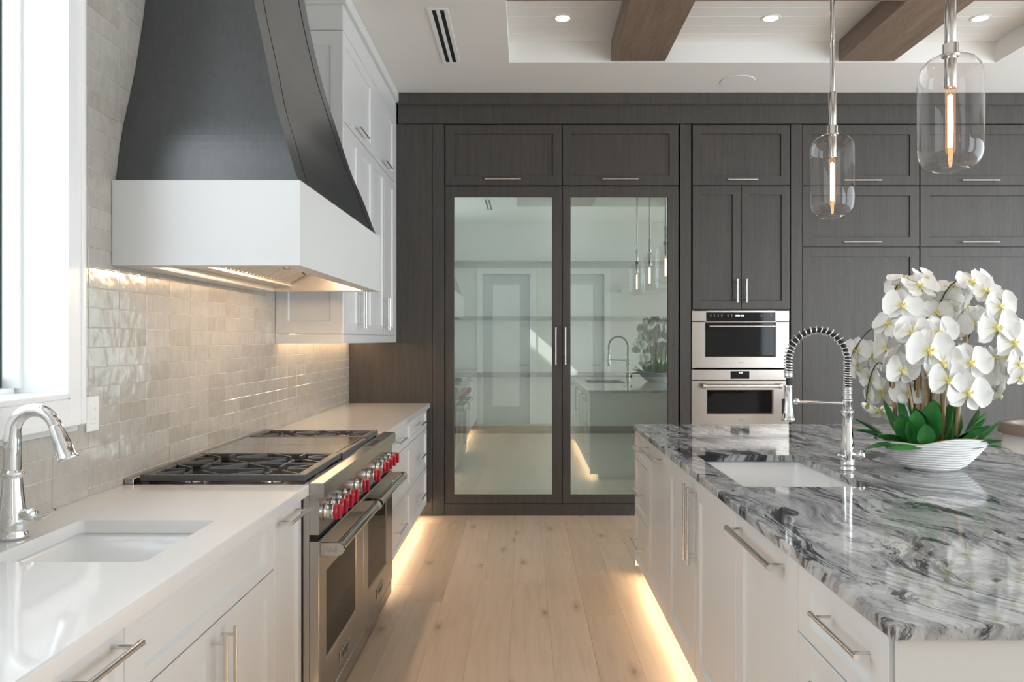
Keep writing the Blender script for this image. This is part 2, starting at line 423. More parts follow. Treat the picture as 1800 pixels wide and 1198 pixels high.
# tiles
tiles = []
TZ = 1.534; TH = .0657; TY = 2.489; TW = .19
def hidden(y0, y1, z0, z1):
    if y0 > 4.36 and z0 > 1.42: return True
    if y0 > 2.90 and y1 < 3.80 and z0 > 1.72: return True
    if z0 > 1.75 and y0 > 2.93: return True
    return False
for k in range(-16, 21):
    for r in range(-10, 30):
        y0, y1 = TY+k*TW, TY+(k+1)*TW; z0, z1 = TZ+r*TH, TZ+(r+1)*TH
        y0 = max(y0, YN); y1 = min(y1, D+.02); z0 = max(z0, .9155); z1 = min(z1, HC)
        if z1 > 1.155 and y0 < 2.43: y0 = max(y0, 2.431) if y1 > 2.45 else 9
        if y1-y0 < .012 or z1-z0 < .012 or hidden(y0, y1, z0, z1): continue
        px = 921-1.423*1338/max(y1, .05)
        seen = px > 0
        tiles.append((-(1 if seen else 0), y1, y0, z0, z1))
tiles.sort()
tm = {}
rest = MB()
for i, (s_, y1, y0, z0, z1) in enumerate(tiles):
    wy, wz = y1-y0-.0014, z1-z0-.0014
    if i < 298 and s_:
        key = (round(wy, 4), round(wz, 4))
        if key not in tm:
            b = MB().box(-.005, .005, -wy/2, wy/2, -wz/2, wz/2, .0013); tm[key] = b.mesh('tile'); tm[key].materials.append(M['tile'])
        share('tile', tm[key], wall_left, (XW-.0055+rnd.uniform(-.0005, .0008), (y0+y1)/2, (z0+z1)/2),
              (rnd.uniform(-.003, .003), rnd.uniform(-.012, .012), rnd.uniform(-.006, .006)))
    else: rest.box(XW-.010, XW, y0, y1-.002, z0, z1-.002)
if rest.v: part('remaining_tiles', rest, 'tile', wall_left)['kind'] = 'stuff'  # leftover tiles joined in one mesh

# sink window
win = struct('window_1', MB().box(-1.618, -1.60, WY0, WY0+.03, WZ0+.03, WZ1).box(-1.618, -1.60, WY1-.03, WY1-.001, WZ0+.03, WZ1)
             .box(-1.618, -1.60, WY0+.03, WY1-.03, WZ0+.03, WZ0+.06).box(-1.618, -1.60, WY0+.03, WY1-.03, WZ1-.03, WZ1).box(-1.618, -1.60, .93, .97, WZ0+.06, WZ1-.03), 'gasket')
part('pane', MB().box(-1.612, -1.608, WY0+.03, .93, WZ0+.06, WZ1-.03), 'glass', win)
part('pane', MB().box(-1.612, -1.608, .97, WY1-.03, WZ0+.06, WZ1-.03), 'glass', win)
part('jamb', MB().box(-1.598, -1.40, WY1-.012, WY1+.004, WZ0, WZ1).box(-1.598, -1.545, WY1-.024, WY1-.012, WZ0+.03, WZ1).box(-1.43, -1.398, WY1-.016, WY1-.004, WZ0, WZ1), 'trim', win)
part('jamb', MB().box(-1.598, -1.40, WY0-.004, WY0+.012, WZ0, WZ1), 'trim', win)
part('head', MB().box(-1.598, -1.40, WY0+.012, WY1-.012, WZ1-.012, WZ1), 'trim', win)
part('sill', MB().box(-1.598, -1.398, WY0+.012, WY1-.012, WZ0-.004, WZ0+.014, .003).box(-1.598, -1.56, WY0+.012, WY1-.024, WZ0+.014, WZ0+.03), 'trim', win)
cw = .078
def casing(y0, y1, z0, z1): return MB().box(XW-.012, -1.402, y0, y1, z0, z1, .002)
for a in ((WY1+.002, WY1+cw, WZ0-.09, WZ1+.1), (WY0-cw, WY0-.002, WZ0-.09, WZ1+.1)):
    b = casing(*a); s = 1 if a[0] > 1 else -1; e = a[1] if s > 0 else a[0]
    b.box(XW-.01, -1.396, e-.022*s, e, a[2], a[3], .003); part('casing', b, 'trim', win)
part('casing', casing(WY0-.002, WY1+.002, WZ1, WZ1+.1), 'trim', win)
part('apron', casing(WY0-.002, WY1+.002, WZ0-.09, WZ0-.004).box(XW-.01, -1.396, WY0, WY1+.05, WZ0-.09, WZ0-.068, .003), 'trim', win)

# wall behind the camera with two doors with paler panels (it shows in the pantry glass)
DZ = 2.54
doors = [(-.70, .11), (.60, 1.36)]
wn = MB(); xs = [-1.62, doors[0][0], doors[0][1], doors[1][0], doors[1][1], 3.98, 6.42, XR+.2]
for i in (0, 2, 4, 6): wn.box(xs[i], xs[i+1], YN-.15, YN, 0, HC)
for a, b in doors: wn.box(a, b, YN-.15, YN, DZ, HC)
wn.box(3.98, 6.42, YN-.15, YN, 0, .3); wn.box(3.98, 6.42, YN-.15, YN, 3.0, HC)
wall_near = struct('wall_near', wn, 'wall')
for i, (a, b) in enumerate(doors):
    d = struct('door_%d' % (i+1), MB().box(a+.004, a+.17, YN-.06, YN-.02, .006, DZ-.004, .002).box(b-.17, b-.004, YN-.06, YN-.02, .006, DZ-.004, .002)
               .box(a+.17, b-.17, YN-.06, YN-.02, DZ-.17, DZ-.004, .002).box(a+.17, b-.17, YN-.06, YN-.02, .006, .30, .002), 'doorpaint')
    part('panel', MB().box(a+.17, b-.17, YN-.05, YN-.03, .30, DZ-.17), 'trim', d)  # opaque panel, painted paler than its frame in place of lit glass
    c = MB()
    for q in (a-.10, b+.005): c.box(q, q+.095, YN, YN+.02, 0, DZ+.11, .003)
    c.box(a-.005, b+.005, YN, YN+.02, DZ+.005, DZ+.11, .003); part('casing', c, 'trim', d)
    part('handle', MB().cyl((b-.08, YN-.02, 1.0), (b-.08, YN+.03, 1.0), .012).cyl((b-.08, YN+.03, 1.0), (b-.19, YN+.03, 1.0), .009), 'nickel', d)
for nm, a, b in (('baseboard_near', -.79, -.62), ):
    pass
# great room side
wr = MB(); RY0, RY1, RZ0, RZ1 = .2, 6.2, .12, 3.1
wr.box(XR, XR+.2, YN, RY0, 0, HC); wr.box(XR, XR+.2, RY1, 6.78, 0, HC); wr.box(XR, XR+.2, RY0, RY1, 0, RZ0); wr.box(XR, XR+.2, RY0, RY1, RZ1, HC)
struct('wall_right', wr, 'wall')
wf = MB()
for q in (RY0, 1.7, 3.2, 4.7, RY1-.06): wf.box(XR+.06, XR+.12, q, q+.06, RZ0, RZ1)
wf.box(XR+.06, XR+.12, RY0+.06, RY1-.06, RZ0, RZ0+.06); wf.box(XR+.06, XR+.12, RY0+.06, RY1-.06, RZ1-.06, RZ1)
w2 = struct('window_2', wf, 'gasket')
for a, b in ((.26, 1.7), (1.76, 3.2), (3.26, 4.7), (4.76, 6.14)): part('pane', MB().box(XR+.088, XR+.092, a, b, RZ0+.06, RZ1-.06), 'glass', w2)
w3 = struct('window_3', MB().box(3.98, 4.04, YN-.12, YN-.06, .3, 3.0).box(5.17, 5.23, YN-.12, YN-.06, .3, 3.0).box(6.36, 6.42, YN-.12, YN-.06, .3, 3.0)
            .box(4.04, 5.17, YN-.12, YN-.06, .3, .36).box(4.04, 5.17, YN-.12, YN-.06, 2.94, 3.0).box(5.23, 6.36, YN-.12, YN-.06, .3, .36).box(5.23, 6.36, YN-.12, YN-.06, 2.94, 3.0), 'gasket')
for a, b in ((4.04, 5.17), (5.23, 6.36)): part('pane', MB().box(a, b, YN-.092, YN-.088, .36, 2.94), 'glass', w3)
# unseen wall added outside to keep the sun off the lower sink window
struct('wall_sun_blocker', MB().box(-6.2, -5.4, -9, 12, 0, 6.1).box(-6.3, -5.3, -9.1, 12.1, 6.1, 6.2), 'wall')

# ------------------------------------------------------------------ back run of dark cabinets
PB = plane_back(D)
crown = struct('trim_1', MB().box(-1.021, 5.2, D-.05, D+.3, 3.327, HC, .004).box(-1.021, 5.2, D-.018, D+.3, 3.179, 3.329, .002), 'dark')
struct('trim_2', MB().box(XW+.002, -.744, D, D+.03, 0, 3.178), 'dark')
pantry = thing('pantry_cabinet', 'tall dark wood pantry cabinet with two glass doors', 'cabinet', (.3, D, 0))
cx0, cx1 = -.647, 1.262
part('stile', MB().box(-.742, cx0-.002, D-.002, D+.03, 0, 3.178, .002), 'dark', pantry)
part('stile', MB().box(cx1+.006, 1.357, D-.002, D+.03, 0, 3.178, .002), 'dark', pantry)
PD = .34
part('carcass', MB().box(cx0, cx0+.02, D+.022, D+PD, .097, 3.178).box(cx1-.02, cx1, D+.022, D+PD, .097, 3.178)
     .box(cx0+.02, cx1-.02, D+.022, D+PD, .10, .14).box(cx0+.02, cx1-.02, D+.022, D+PD, 2.665, 2.69).box(cx0+.02, cx1-.02, D+.022, D+PD, 3.15, 3.178), 'dark', pantry)
part('lining', MB().box(cx0+.0205, cx0+.024, D+.05, D+PD-.021, .1405, 2.6645).box(cx1-.024, cx1-.0205, D+.05, D+PD-.021, .1405, 2.6645).box(cx0+.025, cx1-.025, D+.05, D+PD-.021, .1405, .144).box(cx0+.025, cx1-.025, D+.05, D+PD-.021, 2.66, 2.6645), 'pantryback', pantry)
part('back_panel', MB().box(cx0+.02, cx1-.02, D+PD-.02, D+PD, .14, 2.665), 'pantryback', pantry)
part('plinth', MB().box(cx0, cx1, D+.004, D+.03, 0, .094), 'dark', pantry)
for z in (2.058, 1.605, 1.138, .678):
    part('shelf', MB().box(cx0+.025, cx1-.025, D+.036, D+PD-.021, z-.014, z+.014, .001), 'shelf', pantry)
part('seam_light_stop', MB().box(.290, .332, D+.0215, D+.034, .142, 2.66), 'dark', pantry)  # unseen bar added to stop strip light leaking through the door seam
for q in (cx0+.027, .276, .340, cx1-.033): part('light_strip', MB().box(q, q+.006, D+.024, D+.034, .15, 2.65), 'pantryfill', pantry)  # unseen glowing strips added behind the frames to brighten the pantry
def glass_door(u0, u1, hx):
    f = MB(); z0, z1 = .099, 2.671; zi0, zi1 = .171, 2.588; a, b = (u0+.072, u1-.079) if hx > .0 and u0 < 0 else (u0+.065, u1-.088)
    e = .0015
    def ring(i, d): return [PB(u0+i, d, z0+i), PB(u1-i, d, z0+i), PB(u1-i, d, z1-i), PB(u0+i, d, z1-i)]
    def inn(i, d): return [PB(a-i, d, zi0-i), PB(b+i, d, zi0-i), PB(b+i, d, zi1+i), PB(a-i, d, zi1+i)]
    f.loft([inn(0, .02), ring(0, .02), ring(0, e), ring(e, 0), inn(.004, 0), inn(0, .008), inn(0, .02)], cap=(False, False))
    d = part('glass_door', f, 'dark', pantry)
    part('pane', MB().box(a-.003, b+.003, D+.0105, D+.0145, zi0-.003, zi1+.003), 'coated', d)
    part('handle', bar_pull(PB, hx, 1.378, .30, True), 'nickel', d)
glass_door(-.638, .307, .257); glass_door(.315, 1.254, .335)
door(pantry, 'upper_door', PB, -.638, .307, 2.685, 3.172, 'dark', (-.17, 2.727, .29, False), w=.07, dep=.013, ch=.003)
door(pantry, 'upper_door', PB, .315, 1.254, 2.685, 3.172, 'dark', (.78, 2.727, .29, False), w=.07, dep=.013, ch=.003)

oven = thing('oven_cabinet', 'tall dark wood cabinet column holding the two built-in ovens', 'cabinet', (1.76, D, 0))
part('stile', MB().box(2.168, 2.26, D-.002, D+.03, 0, 3.178, .002), 'dark', oven)
part('carcass', MB().box(1.37, 1.39, D+.022, D+.58, 0, 3.178).box(2.145, 2.165, D+.022, D+.58, 0, 3.178).box(1.39, 2.145, D+.022, D+.58, 1.674, 1.70)
     .box(1.39, 2.145, D+.022, D+.58, 2.67, 2.69).box(1.39, 2.145, D+.022, D+.58, .44, .47).box(1.39, 2.145, D+.56, D+.58, .47, 3.178), 'dark', oven)
door(oven, 'upper_door', PB, 1.371, 2.16, 2.685, 3.172, 'dark', (1.77, 2.724, .24, False), w=.07, dep=.013, ch=.003)
door(oven, 'door', PB, 1.371, 1.762, 1.678, 2.674, 'dark', (1.726, 1.825, .19, True), w=.066, dep=.013, ch=.003)
door(oven, 'door', PB, 1.768, 2.16, 1.678, 2.674, 'dark', (1.80, 1.825, .19, True), w=.066, dep=.013, ch=.003)
door(oven, 'drawer', PB, 1.371, 2.16, .10, .455, 'dark')
part('plinth', MB().box(1.371, 2.16, D+.004, D+.03, 0, .094), 'dark', oven)

def framed(P, u0, u1, z0, z1, a, b, c, d, f0=0, f1=.014, t=.03):
    """face plate with a recessed opening a..b, c..d"""
    def r(q, v): return [P(q[0], v, q[2]), P(q[1], v, q[2]), P(q[1], v, q[3]), P(q[0], v, q[3])]
    o = (u0, u1, z0, z1); i = (a, b, c, d); k = .012; j = (a-k, b+k, c-k, d+k)
    return MB().loft([r(i, t), r(o, t), r(o, f0+.003), r((u0+.003, u1-.003, z0+.003, z1-.003), f0), r(j, f0), r(i, f1), r(i, t)], cap=(False, False))
PO = plane_back(D-.012)
mw = thing('microwave_oven', 'stainless built-in microwave with black glass above the wall oven', 'microwave', (1.76, D, 1.2))
part('body', MB().box(1.40, 2.13, D+.02, D+.45, 1.21, 1.66), 'gap', mw)
mwd = part('door', framed(PO, 1.362, 2.151, 1.199, 1.575, 1.478, 2.034, 1.30, 1.565), 'steelh', mw)
part('window', MB().box(*[1.479, 2.033], D-.002, D+.004, 1.301, 1.571), 'glassblack', mwd)
part('handle', MB().cyl((1.495, D-.05, 1.538), (2.03, D-.05, 1.538), .0065).cyl((1.51, D-.05, 1.538), (1.51, D-.004, 1.538), .006).cyl((2.015, D-.05, 1.538), (2.015, D-.004, 1.538), .006), 'nickel', mwd)
part('control_strip', MB().box(1.362, 1.479, D-.012, D+.018, 1.579, 1.664, .002).box(2.037, 2.151, D-.012, D+.018, 1.579, 1.664, .002).box(1.479, 2.037, D-.012, D+.018, 1.651, 1.664), 'steelh', mw)
cp = part('control_panel', MB().box(1.481, 2.035, D-.013, D+.018, 1.576, 1.650, .001), 'glassblack', mw)
dg = MB()
for k, q in enumerate((0, .016, .026, .044, .058)): dg.box(1.715+q, 1.725+q, D-.0136, D-.0126, 1.617, 1.630)
part('display', dg, 'display', cp)
dg = MB()
for q in (1.51, 1.54, 1.57, 1.60, 1.65, 1.68, 1.92, 2.0):
    for z in (1.612, 1.628): dg.box(q, q+.008, D-.0135, D-.0126, z, z+.005)
part('touch_keys', dg, 'emblem', cp)['kind'] = 'stuff'

wo = thing('wall_oven', 'stainless built-in wall oven with bar handle below the microwave', 'oven', (1.76, D, .5))
part('body', MB().box(1.40, 2.13, D+.02, D+.54, .50, 1.185), 'gap', wo)
cs = part('control_strip', MB().box(1.359, 2.150, D-.012, D+.018, 1.104, 1.187, .002), 'steelh', wo)
part('screen', MB().box(1.675, 1.827, D-.0135, D-.010, 1.113, 1.174), 'glassblack', cs)
dg = MB()
for q in (0, .012, .020): dg.box(1.744+q, 1.752+q, D-.0142, D-.0130, 1.156, 1.168)
part('display', dg, 'display', cs)
wd = part('door', framed(PO, 1.359, 2.150, .50, 1.098, 1.492, 2.012, .838, 1.012), 'steelh', wo)
part('window', MB().box(1.493, 2.011, D-.002, D+.004, .839, 1.011), 'glassblack', wd)
hb = MB().cyl((1.445, D-.06, 1.057), (2.07, D-.06, 1.057), .013, 20)
for q in (1.452, 2.063): hb.cyl((q-.012, D-.06, 1.057), (q+.012, D-.06, 1.057), .020, 20).box(q-.009, q+.009, D-.06, D-.010, 1.047, 1.067)
part('handle', hb, 'nickel', wd)
part('nameplate', MB().box(1.735, 1.785, D-.0135, D-.011, .775, .781), 'emblem', wd)
part('nameplate', MB().box(1.735, 1.785, D-.0135, D-.011, 1.240, 1.246), 'emblem', mwd)

def column(u0, u1, label):
    t = thing('pantry_column', label, 'cabinet', ((u0+u1)/2, D, 0))
    part('carcass', MB().box(u0, u1, D+.022, D+.58, .0, 3.178), 'dark', t)
    um = (u0+u1)/2
    door(t, 'upper_door', PB, u0, u1, 2.685, 3.172, 'dark', (um, 2.718, .30, False), w=.074, dep=.013, ch=.003)
    door(t, 'middle_door', PB, u0, u1, 2.188, 2.674, 'dark', (um, 2.218, .30, False), w=.074, dep=.013, ch=.003)
    door(t, 'tall_door', PB, u0, u1, .10, 2.178, 'dark', None, w=.074, dep=.013, ch=.003)
    part('plinth', MB().box(u0, u1, D+.004, D+.021, 0, .094), 'dark', t)
column(2.264, 3.212, 'dark wood cabinet column with a tall plain door beside the ovens')
column(3.220, 4.168, 'dark wood cabinet column at the edge of view behind the orchid')
tag(part('filler_panel', MB().box(4.172, 5.2, D, D+.03, 0, 3.178, .002), 'dark', None, at=(4.6, D, 0)), 'plain dark wood end panel past the last cabinet column', 'panel')

# ------------------------------------------------------------------ white upper cabinet on the left wall
FX = -1.035; PL = plane_left(FX)
uc = thing('wall_cabinet', 'tall white wall cabinet with shaker doors above the far counter', 'cabinet', (-1.23, 5.2, 1.408))
UY0, UY1 = 4.355, D-.002
part('carcass', MB().box(XW+.002, FX-.021, UY0+.012, UY1, 1.46, 3.20).box(FX-.021, FX-.001, 6.075, UY1, 1.46, 3.20), 'white', uc)
def PE(u, d, z): return (u, UY0+d, z)
part('end_panel', shaker(PE, XW+.002, FX-.001, 1.462, 3.197, w=.07, t=.012, dep=.007, wt=.079, wb=.073), 'white', uc)
part('light_rail', MB().box(XW+.002, FX-.001, UY0, UY0+.02, 1.408, 1.459, .0015).box(FX-.021, FX-.001, UY0+.02, UY1, 1.408, 1.459, .0015), 'white', uc)
part('crown', MB().box(XW+.002, FX, UY0-.003, UY1, 3.20, 3.343, .0015).box(XW+.002, FX+.025, UY0-.03, UY1, 3.343, HC-.002, .004), 'white', uc)
ye = [4.360, 4.783, 5.213, 5.642, 6.072]
for i in range(4):
    hy = ye[i+1]-.032 if i % 2 == 0 else ye[i]+.032
    door(uc, 'door', PL, ye[i]+.0015, ye[i+1]-.0015, 1.463, 2.680, 'white', (hy, 1.62, .235, True), w=.062)
for i in (0, 2):
    door(uc, 'upper_door', PL, ye[i]+.0015, ye[i+2]-.0015, 2.686, 3.196, 'white', (ye[i+1], 2.728, .27, False), w=.066)
ls = tag(part('light_strip', MB().box(-1.36, -1.345, UY0+.06, UY1-.06, 1.452, 1.4595), 'ledtop', None, at=(-1.35, 5.2, 1.455)), 'warm light strip under the white wall cabinet', 'light strip')

# ------------------------------------------------------------------ range hood
hy0, hy1, hc = 2.626, 4.088, 3.357
hood = thing('range_hood', 'large flared dark wood range hood with a white band', 'range hood', (-1.1, hc, 1.685))
bz0, bz1, bx = 1.685, 1.979, -.773
tk = .022
part('band', MB().box(XW+.002, bx, hy0, hy0+tk, bz0, bz1).box(XW+.002, bx, hy1-tk, hy1, bz0, bz1).box(bx-tk, bx, hy0+tk, hy1-tk, bz0, bz1)
     .box(XW+.002, bx-tk, hy0+tk, hy1-tk, bz1-.02, bz1-.001), 'white', hood)
part('bottom_frame', MB().box(XW+.002, XW+.10, hy0+tk, hy1-tk, bz0, bz0+.022).box(bx-.07, bx-tk, hy0+tk, hy1-tk, bz0, bz0+.022)
     .box(XW+.10, bx-.07, hy0+tk, hy0+.08, bz0, bz0+.022).box(XW+.10, bx-.07, hy1-.07, hy1-tk, bz0, bz0+.022), 'white', hood)
lx0, lx1, ly0, ly1, lz = XW+.10, bx-.07, hy0+.08, hy1-.07, bz0+.022
part('liner', MB().box(lx0, lx0+.006, ly0, ly1, bz0+.004, lz+.18).box(lx1-.006, lx1, ly0, ly1, bz0+.004, lz+.18).box(lx0, lx1, ly0, ly0+.006, bz0+.004, lz+.18)
     .box(lx0, lx1, ly1-.006, ly1, bz0+.004, lz+.18).box(lx0, lx1, ly0, ly1, lz+.20, lz+.206), 'satin', hood)
nb = 4; bwid = (ly1-ly0-.03)/nb
xa, za_, xb, zb_ = -1.232, bz0+.030, -.945, bz0+.195
part('filter_ledge', MB().box(lx0+.006, xa+.004, ly0+.006, ly1-.006, za_-.006, za_+.004), 'satin', hood)
for i in range(nb):
    ya = ly0+.015+i*bwid; m_ = MB(); ns = 7; wv = (bwid-.012)/ns
    for k in range(ns):
        yy = ya+.006+k*wv
        # a round-nosed channel running up from the wall side to the front
        sec = [(0, .012), (.004, .002), (wv*.32, 0), (wv*.58, .002), (wv*.64, .012)]
        m_.loft([[(xa, yy+u, za_+v) for u, v in sec], [(xb, yy+u, zb_+v) for u, v in sec]])
    m_.box(xa, xa+.008, ya, ya+bwid-.003, za_+.006, za_+.016)
    bf = part('baffle_filter', m_, 'satin', hood)
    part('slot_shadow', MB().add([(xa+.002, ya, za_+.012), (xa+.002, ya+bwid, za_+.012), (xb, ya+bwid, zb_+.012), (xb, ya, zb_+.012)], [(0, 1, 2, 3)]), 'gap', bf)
    yc = ya+bwid/2; f_ = .42; xh = xa+(xb-xa)*f_; zh = za_+(zb_-za_)*f_
    nx, nz = (zb_-za_), -(xb-xa); q_ = math.hypot(nx, nz); nx, nz = nx/q_*.032, nz/q_*.032
    hd = MB().tube([(xh, yc-.055, zh+.002), (xh+nx*.8, yc-.055, zh+nz*.8), (xh+nx, yc-.046, zh+nz), (xh+nx, yc+.046, zh+nz), (xh+nx*.8, yc+.055, zh+nz*.8), (xh, yc+.055, zh+.002)], .0045, 8)
    part('handle', hd, 'black', bf)
part('lamp_bar', MB().box(xb, lx1-.008, ly0+.008, ly1-.008, bz0+.085, bz0+.095), 'polish', hood)
for q in (.30, .50, .70, .90):
    yy = ly0+(ly1-ly0)*q
    part('lamp', MB().lathe([(0, -.016), (.014, -.013), (.024, -.005), (.028, .004), (.030, .012)], (lx1-.055, yy, bz0+.077), 20), 'hoodlamp', hood)
prof = [(1.981, .785, .026), (2.03, .805, .037), (2.152, .846, .063), (2.294, .90, .116), (2.452, .945, .17), (2.60, .987, .21), (2.704, 1.015, .233), (2.90, 1.056, .272), (3.10, 1.088, .305), (3.26, 1.106, .328), (HC-.002, 1.118, .345)]
def cr(p0, p1, p2, p3, t): return tuple(.5*(2*b+(c-a)*t+(2*a-5*b+4*c-d)*t*t+(3*b-a-3*c+d)*t**3) for a, b, c, d in zip(p0, p1, p2, p3))
pp = [prof[0]]+prof+[prof[-1]]
prof = [cr(*pp[i:i+4], k/5) for i in range(len(pp)-3) for k in range(5)]+[prof[-1]]
R_near, R_far, R_c, R_a, R_b, R_g = [], [], [], [], [], []
for z, fx, dy in prof:
    f = -fx; a, b = hy0+dy, hy1-dy; g = .015; sw = .13
    R_near.append([(XW+.002, a, z), (f-.02, a, z), (f-.02, a+.02, z), (XW+.002, a+.02, z)])
    R_far.append([(XW+.002, b-.02, z), (f-.02, b-.02, z), (f-.02, b, z), (XW+.002, b, z)])
    R_a.append([(f-.02, a, z), (f, a, z), (f, a+sw, z), (f-.02, a+sw, z)])
    R_c.append([(f-.03, a+sw+g, z), (f-.001, a+sw+g, z), (f-.001, b-sw-g, z), (f-.03, b-sw-g, z)])
    R_g.append([(f-.05, a+.022, z), (f-.031, a+.022, z), (f-.031, b-.022, z), (f-.05, b-.022, z)])
    R_b.append([(f-.02, b-sw, z), (f, b-sw, z), (f, b, z), (f-.02, b, z)])
part('side_panel', MB().loft(R_near), 'hood', hood); part('side_panel', MB().loft(R_far), 'hood', hood)
part('front_panel', MB().loft(R_c), 'hood', hood); part('groove_backing', MB().loft(R_g), 'gap', hood)
part('edge_strip', MB().loft(R_a), 'hood', hood); part('edge_strip', MB().loft(R_b), 'hood', hood)
# ------------------------------------------------------------------ left run: base cabinets, worktops, sink
FB = -.787; PF = plane_left(FB); ZC = .915; ZU = .8785
RA, RB = 2.704, 4.212
def base(label, y0, y1, kind='solid', nm='base_cabinet'):
    t = thing(nm, label, 'cabinet', ((XW+FB)/2, (y0+y1)/2, 0))
    b = MB(); y0, y1 = y0+.001, y1-.001
    if kind == 'solid': b.box(XW+.002, FB-.0215, y0, y1, .10, ZU)
    else: b.box(XW+.002, FB-.0215, y0, y0+.018, .10, ZU).box(XW+.002, FB-.0215, y1-.018, y1, .10, ZU).box(XW+.002, XW+.02, y0+.018, y1-.018, .10, ZU).box(XW+.02, FB-.0215, y0+.018, y1-.018, .10, .12)
    part('carcass', b, 'white', t)
    part('toe_kick', MB().box(XW+.002, FB-.075, y0, y1, .001, .0995), 'white', t)
    return t
t = base('white base cabinet nearest the camera left of the sink', -.52, 1.20)
door(t, 'door', PF, -.50, .345, .105, .872, 'white'); door(t, 'door', PF, .35, 1.198, .105, .872, 'white')
t = base('narrow white pull-out cabinet on the camera side of the sink cabinet', 1.20, 1.50)
door(t, 'pull_out_front', PF, 1.2015, 1.4985, .105, .874, 'white', (1.375, .842, .20, False, .047, .0065), wt=.066, w=.035)
t = base('white sink base cabinet with a plain upper panel and two doors', 1.50, 2.40, 'open', 'sink_base_cabinet')
door(t, 'false_front', PF, 1.5015, 2.3985, .708, .874, 'white', None, w=.075, wt=.035, wb=.035)
door(t, 'door', PF, 1.5015, 1.9485, .105, .704, 'white', (1.918, .575, .22, True), w=.065)
door(t, 'door', PF, 1.9515, 2.3985, .105, .704, 'white', (1.982, .575, .22, True), w=.065)
t = base('narrow white pull-out cabinet between sink cabinet and range', 2.40, 2.698)
door(t, 'pull_out_front', PF, 2.4015, 2.690, .105, .874, 'white', (2.525, .845, .22, False, .047, .0065), w=.036, wt=.066)
for lb, y0, y1 in (('white three-drawer base cabinet next to the range', RB+.006, 5.29), ('white three-drawer base cabinet against the dark pantry panel', 5.29, 6.165)):
    t = base(lb, y0, y1, nm='drawer_cabinet'); ym = (y0+y1)/2
    for z0, z1, hz in ((.717, .874, .80), (.404, .712, .555), (.105, .399, .25)):
        door(t, 'drawer', PF, y0+.0015, y1-.0015, z0, z1, 'white', (ym, hz, .26, False), w=.05, wt=.035, wb=.035)
tag(part('light_strip', MB().box(FB-.040, FB-.026, RB+.03, 6.14, .0915, .0995), 'led', None, at=(FB-.04, 5.2, .095)), 'warm toe-kick light strip under the far drawer cabinets', 'light strip')
tag(part('light_strip', MB().box(FB-.040, FB-.026, .3, 2.68, .0915, .0995), 'led', None, at=(FB-.04, 1.5, .095)), 'warm toe-kick light strip under the sink cabinets', 'light strip')

def worktop(x0, x1, y0, y1, z0, z1, hole=None, c=.003):
    mb = MB()
    def rect(i, z): return [(x0+i, y0+i, z), (x1-i, y0+i, z), (x1-i, y1-i, z), (x0+i, y1-i, z)]
    if not hole: return mb.loft([rect(0, z0), rect(0, z1-c), rect(c, z1)])
    hx0, hx1, hy0_, hy1_ = hole; R = .018; n = 4
    hl = []
    for (cx, cy, a0) in ((hx0+R, hy0_+R, math.pi), (hx1-R, hy0_+R, 1.5*math.pi), (hx1-R, hy1_-R, 0), (hx0+R, hy1_-R, .5*math.pi)):
        for k in range(n+1):
            a = a0+k*math.pi/2/n; hl.append((cx+R*math.cos(a), cy+R*math.sin(a)))
    mb.loft([rect(0, z0), rect(0, z1-c), rect(c, z1)], cap=(False, False))
    H = len(hl); tp = [(p[0], p[1], z1) for p in hl]; bt = [(p[0], p[1], z0) for p in hl]
    for ring, z, i in ((tp, z1, c), (bt, z0, 0)):
        vs = ring + rect(i, z); fs = []
        for q in range(4):
            s0 = q*(n+1)
            for k in range(n): fs.append((s0+k, s0+k+1, H+q))
            fs.append((s0+n, (s0+n+1) % H, H+(q+1) % 4, H+q))
        mb.add(vs, fs)
    mb.add(tp+bt, [(k, (k+1) % H, H+(k+1) % H, H+k) for k in range(H)])
    return mb
SKX0, SKX1, SKY0, SKY1 = -1.262, -.876, 1.76, 2.165
tag(part('worktop', worktop(XW+.001, -.7625, -.53, RA-.002, ZU+.0005, ZC, (SKX0, SKX1, SKY0, SKY1)), 'quartz', None, at=(-1.1, 1.2, .9)), 'white quartz worktop with the sink cut-out under the window', 'worktop')
tag(part('worktop', worktop(XW+.001, -.7625, RB+.003, D-.001, ZU+.0005, ZC), 'quartz', None, at=(-1.1, 5.2, .9)), 'white quartz worktop beyond the range, up to the dark panel', 'worktop')
def basin(name, x0, x1, y0, y1, zt, depth, label, drain_m='chrome'):
    t = thing(name, label, 'sink', ((x0+x1)/2, (y0+y1)/2, zt-depth)); mb = MB()
    def rr(i, z, R, n=5):
        out = []
        for cx, cy, a0 in ((x0-i+R, y0-i+R, math.pi), (x1+i-R, y0-i+R, 1.5*math.pi), (x1+i-R, y1+i-R, 0), (x0-i+R, y1+i-R, .5*math.pi)):
            for k in range(n+1): a = a0+k*math.pi/2/n; out.append((cx+R*math.cos(a), cy+R*math.sin(a), z))
        return out
    mb.loft([rr(.018, zt, .03), rr(.004, zt, .022), rr(.002, zt-depth*.5, .024), rr(-.003, zt-depth+.03, .03), rr(-.012, zt-depth+.01, .04), rr(-.04, zt-depth, .04)], True, (False, True), True)
    mb.loft([rr(.018, zt, .03), rr(.016, zt-depth-.012, .03)], True, (False, True))
    part('bowl', mb, 'ceramic', t)
    part('drain', MB().lathe([(0, .004), (.03, .004), (.042, .002), (.045, 0)], ((x0+x1)/2, (y0+y1)/2, zt-depth+.001), 24), drain_m, t)
basin('prep_sink', SKX0, SKX1, SKY0, SKY1, ZU-.001, .19, 'small white undermount sink set in the white quartz worktop')

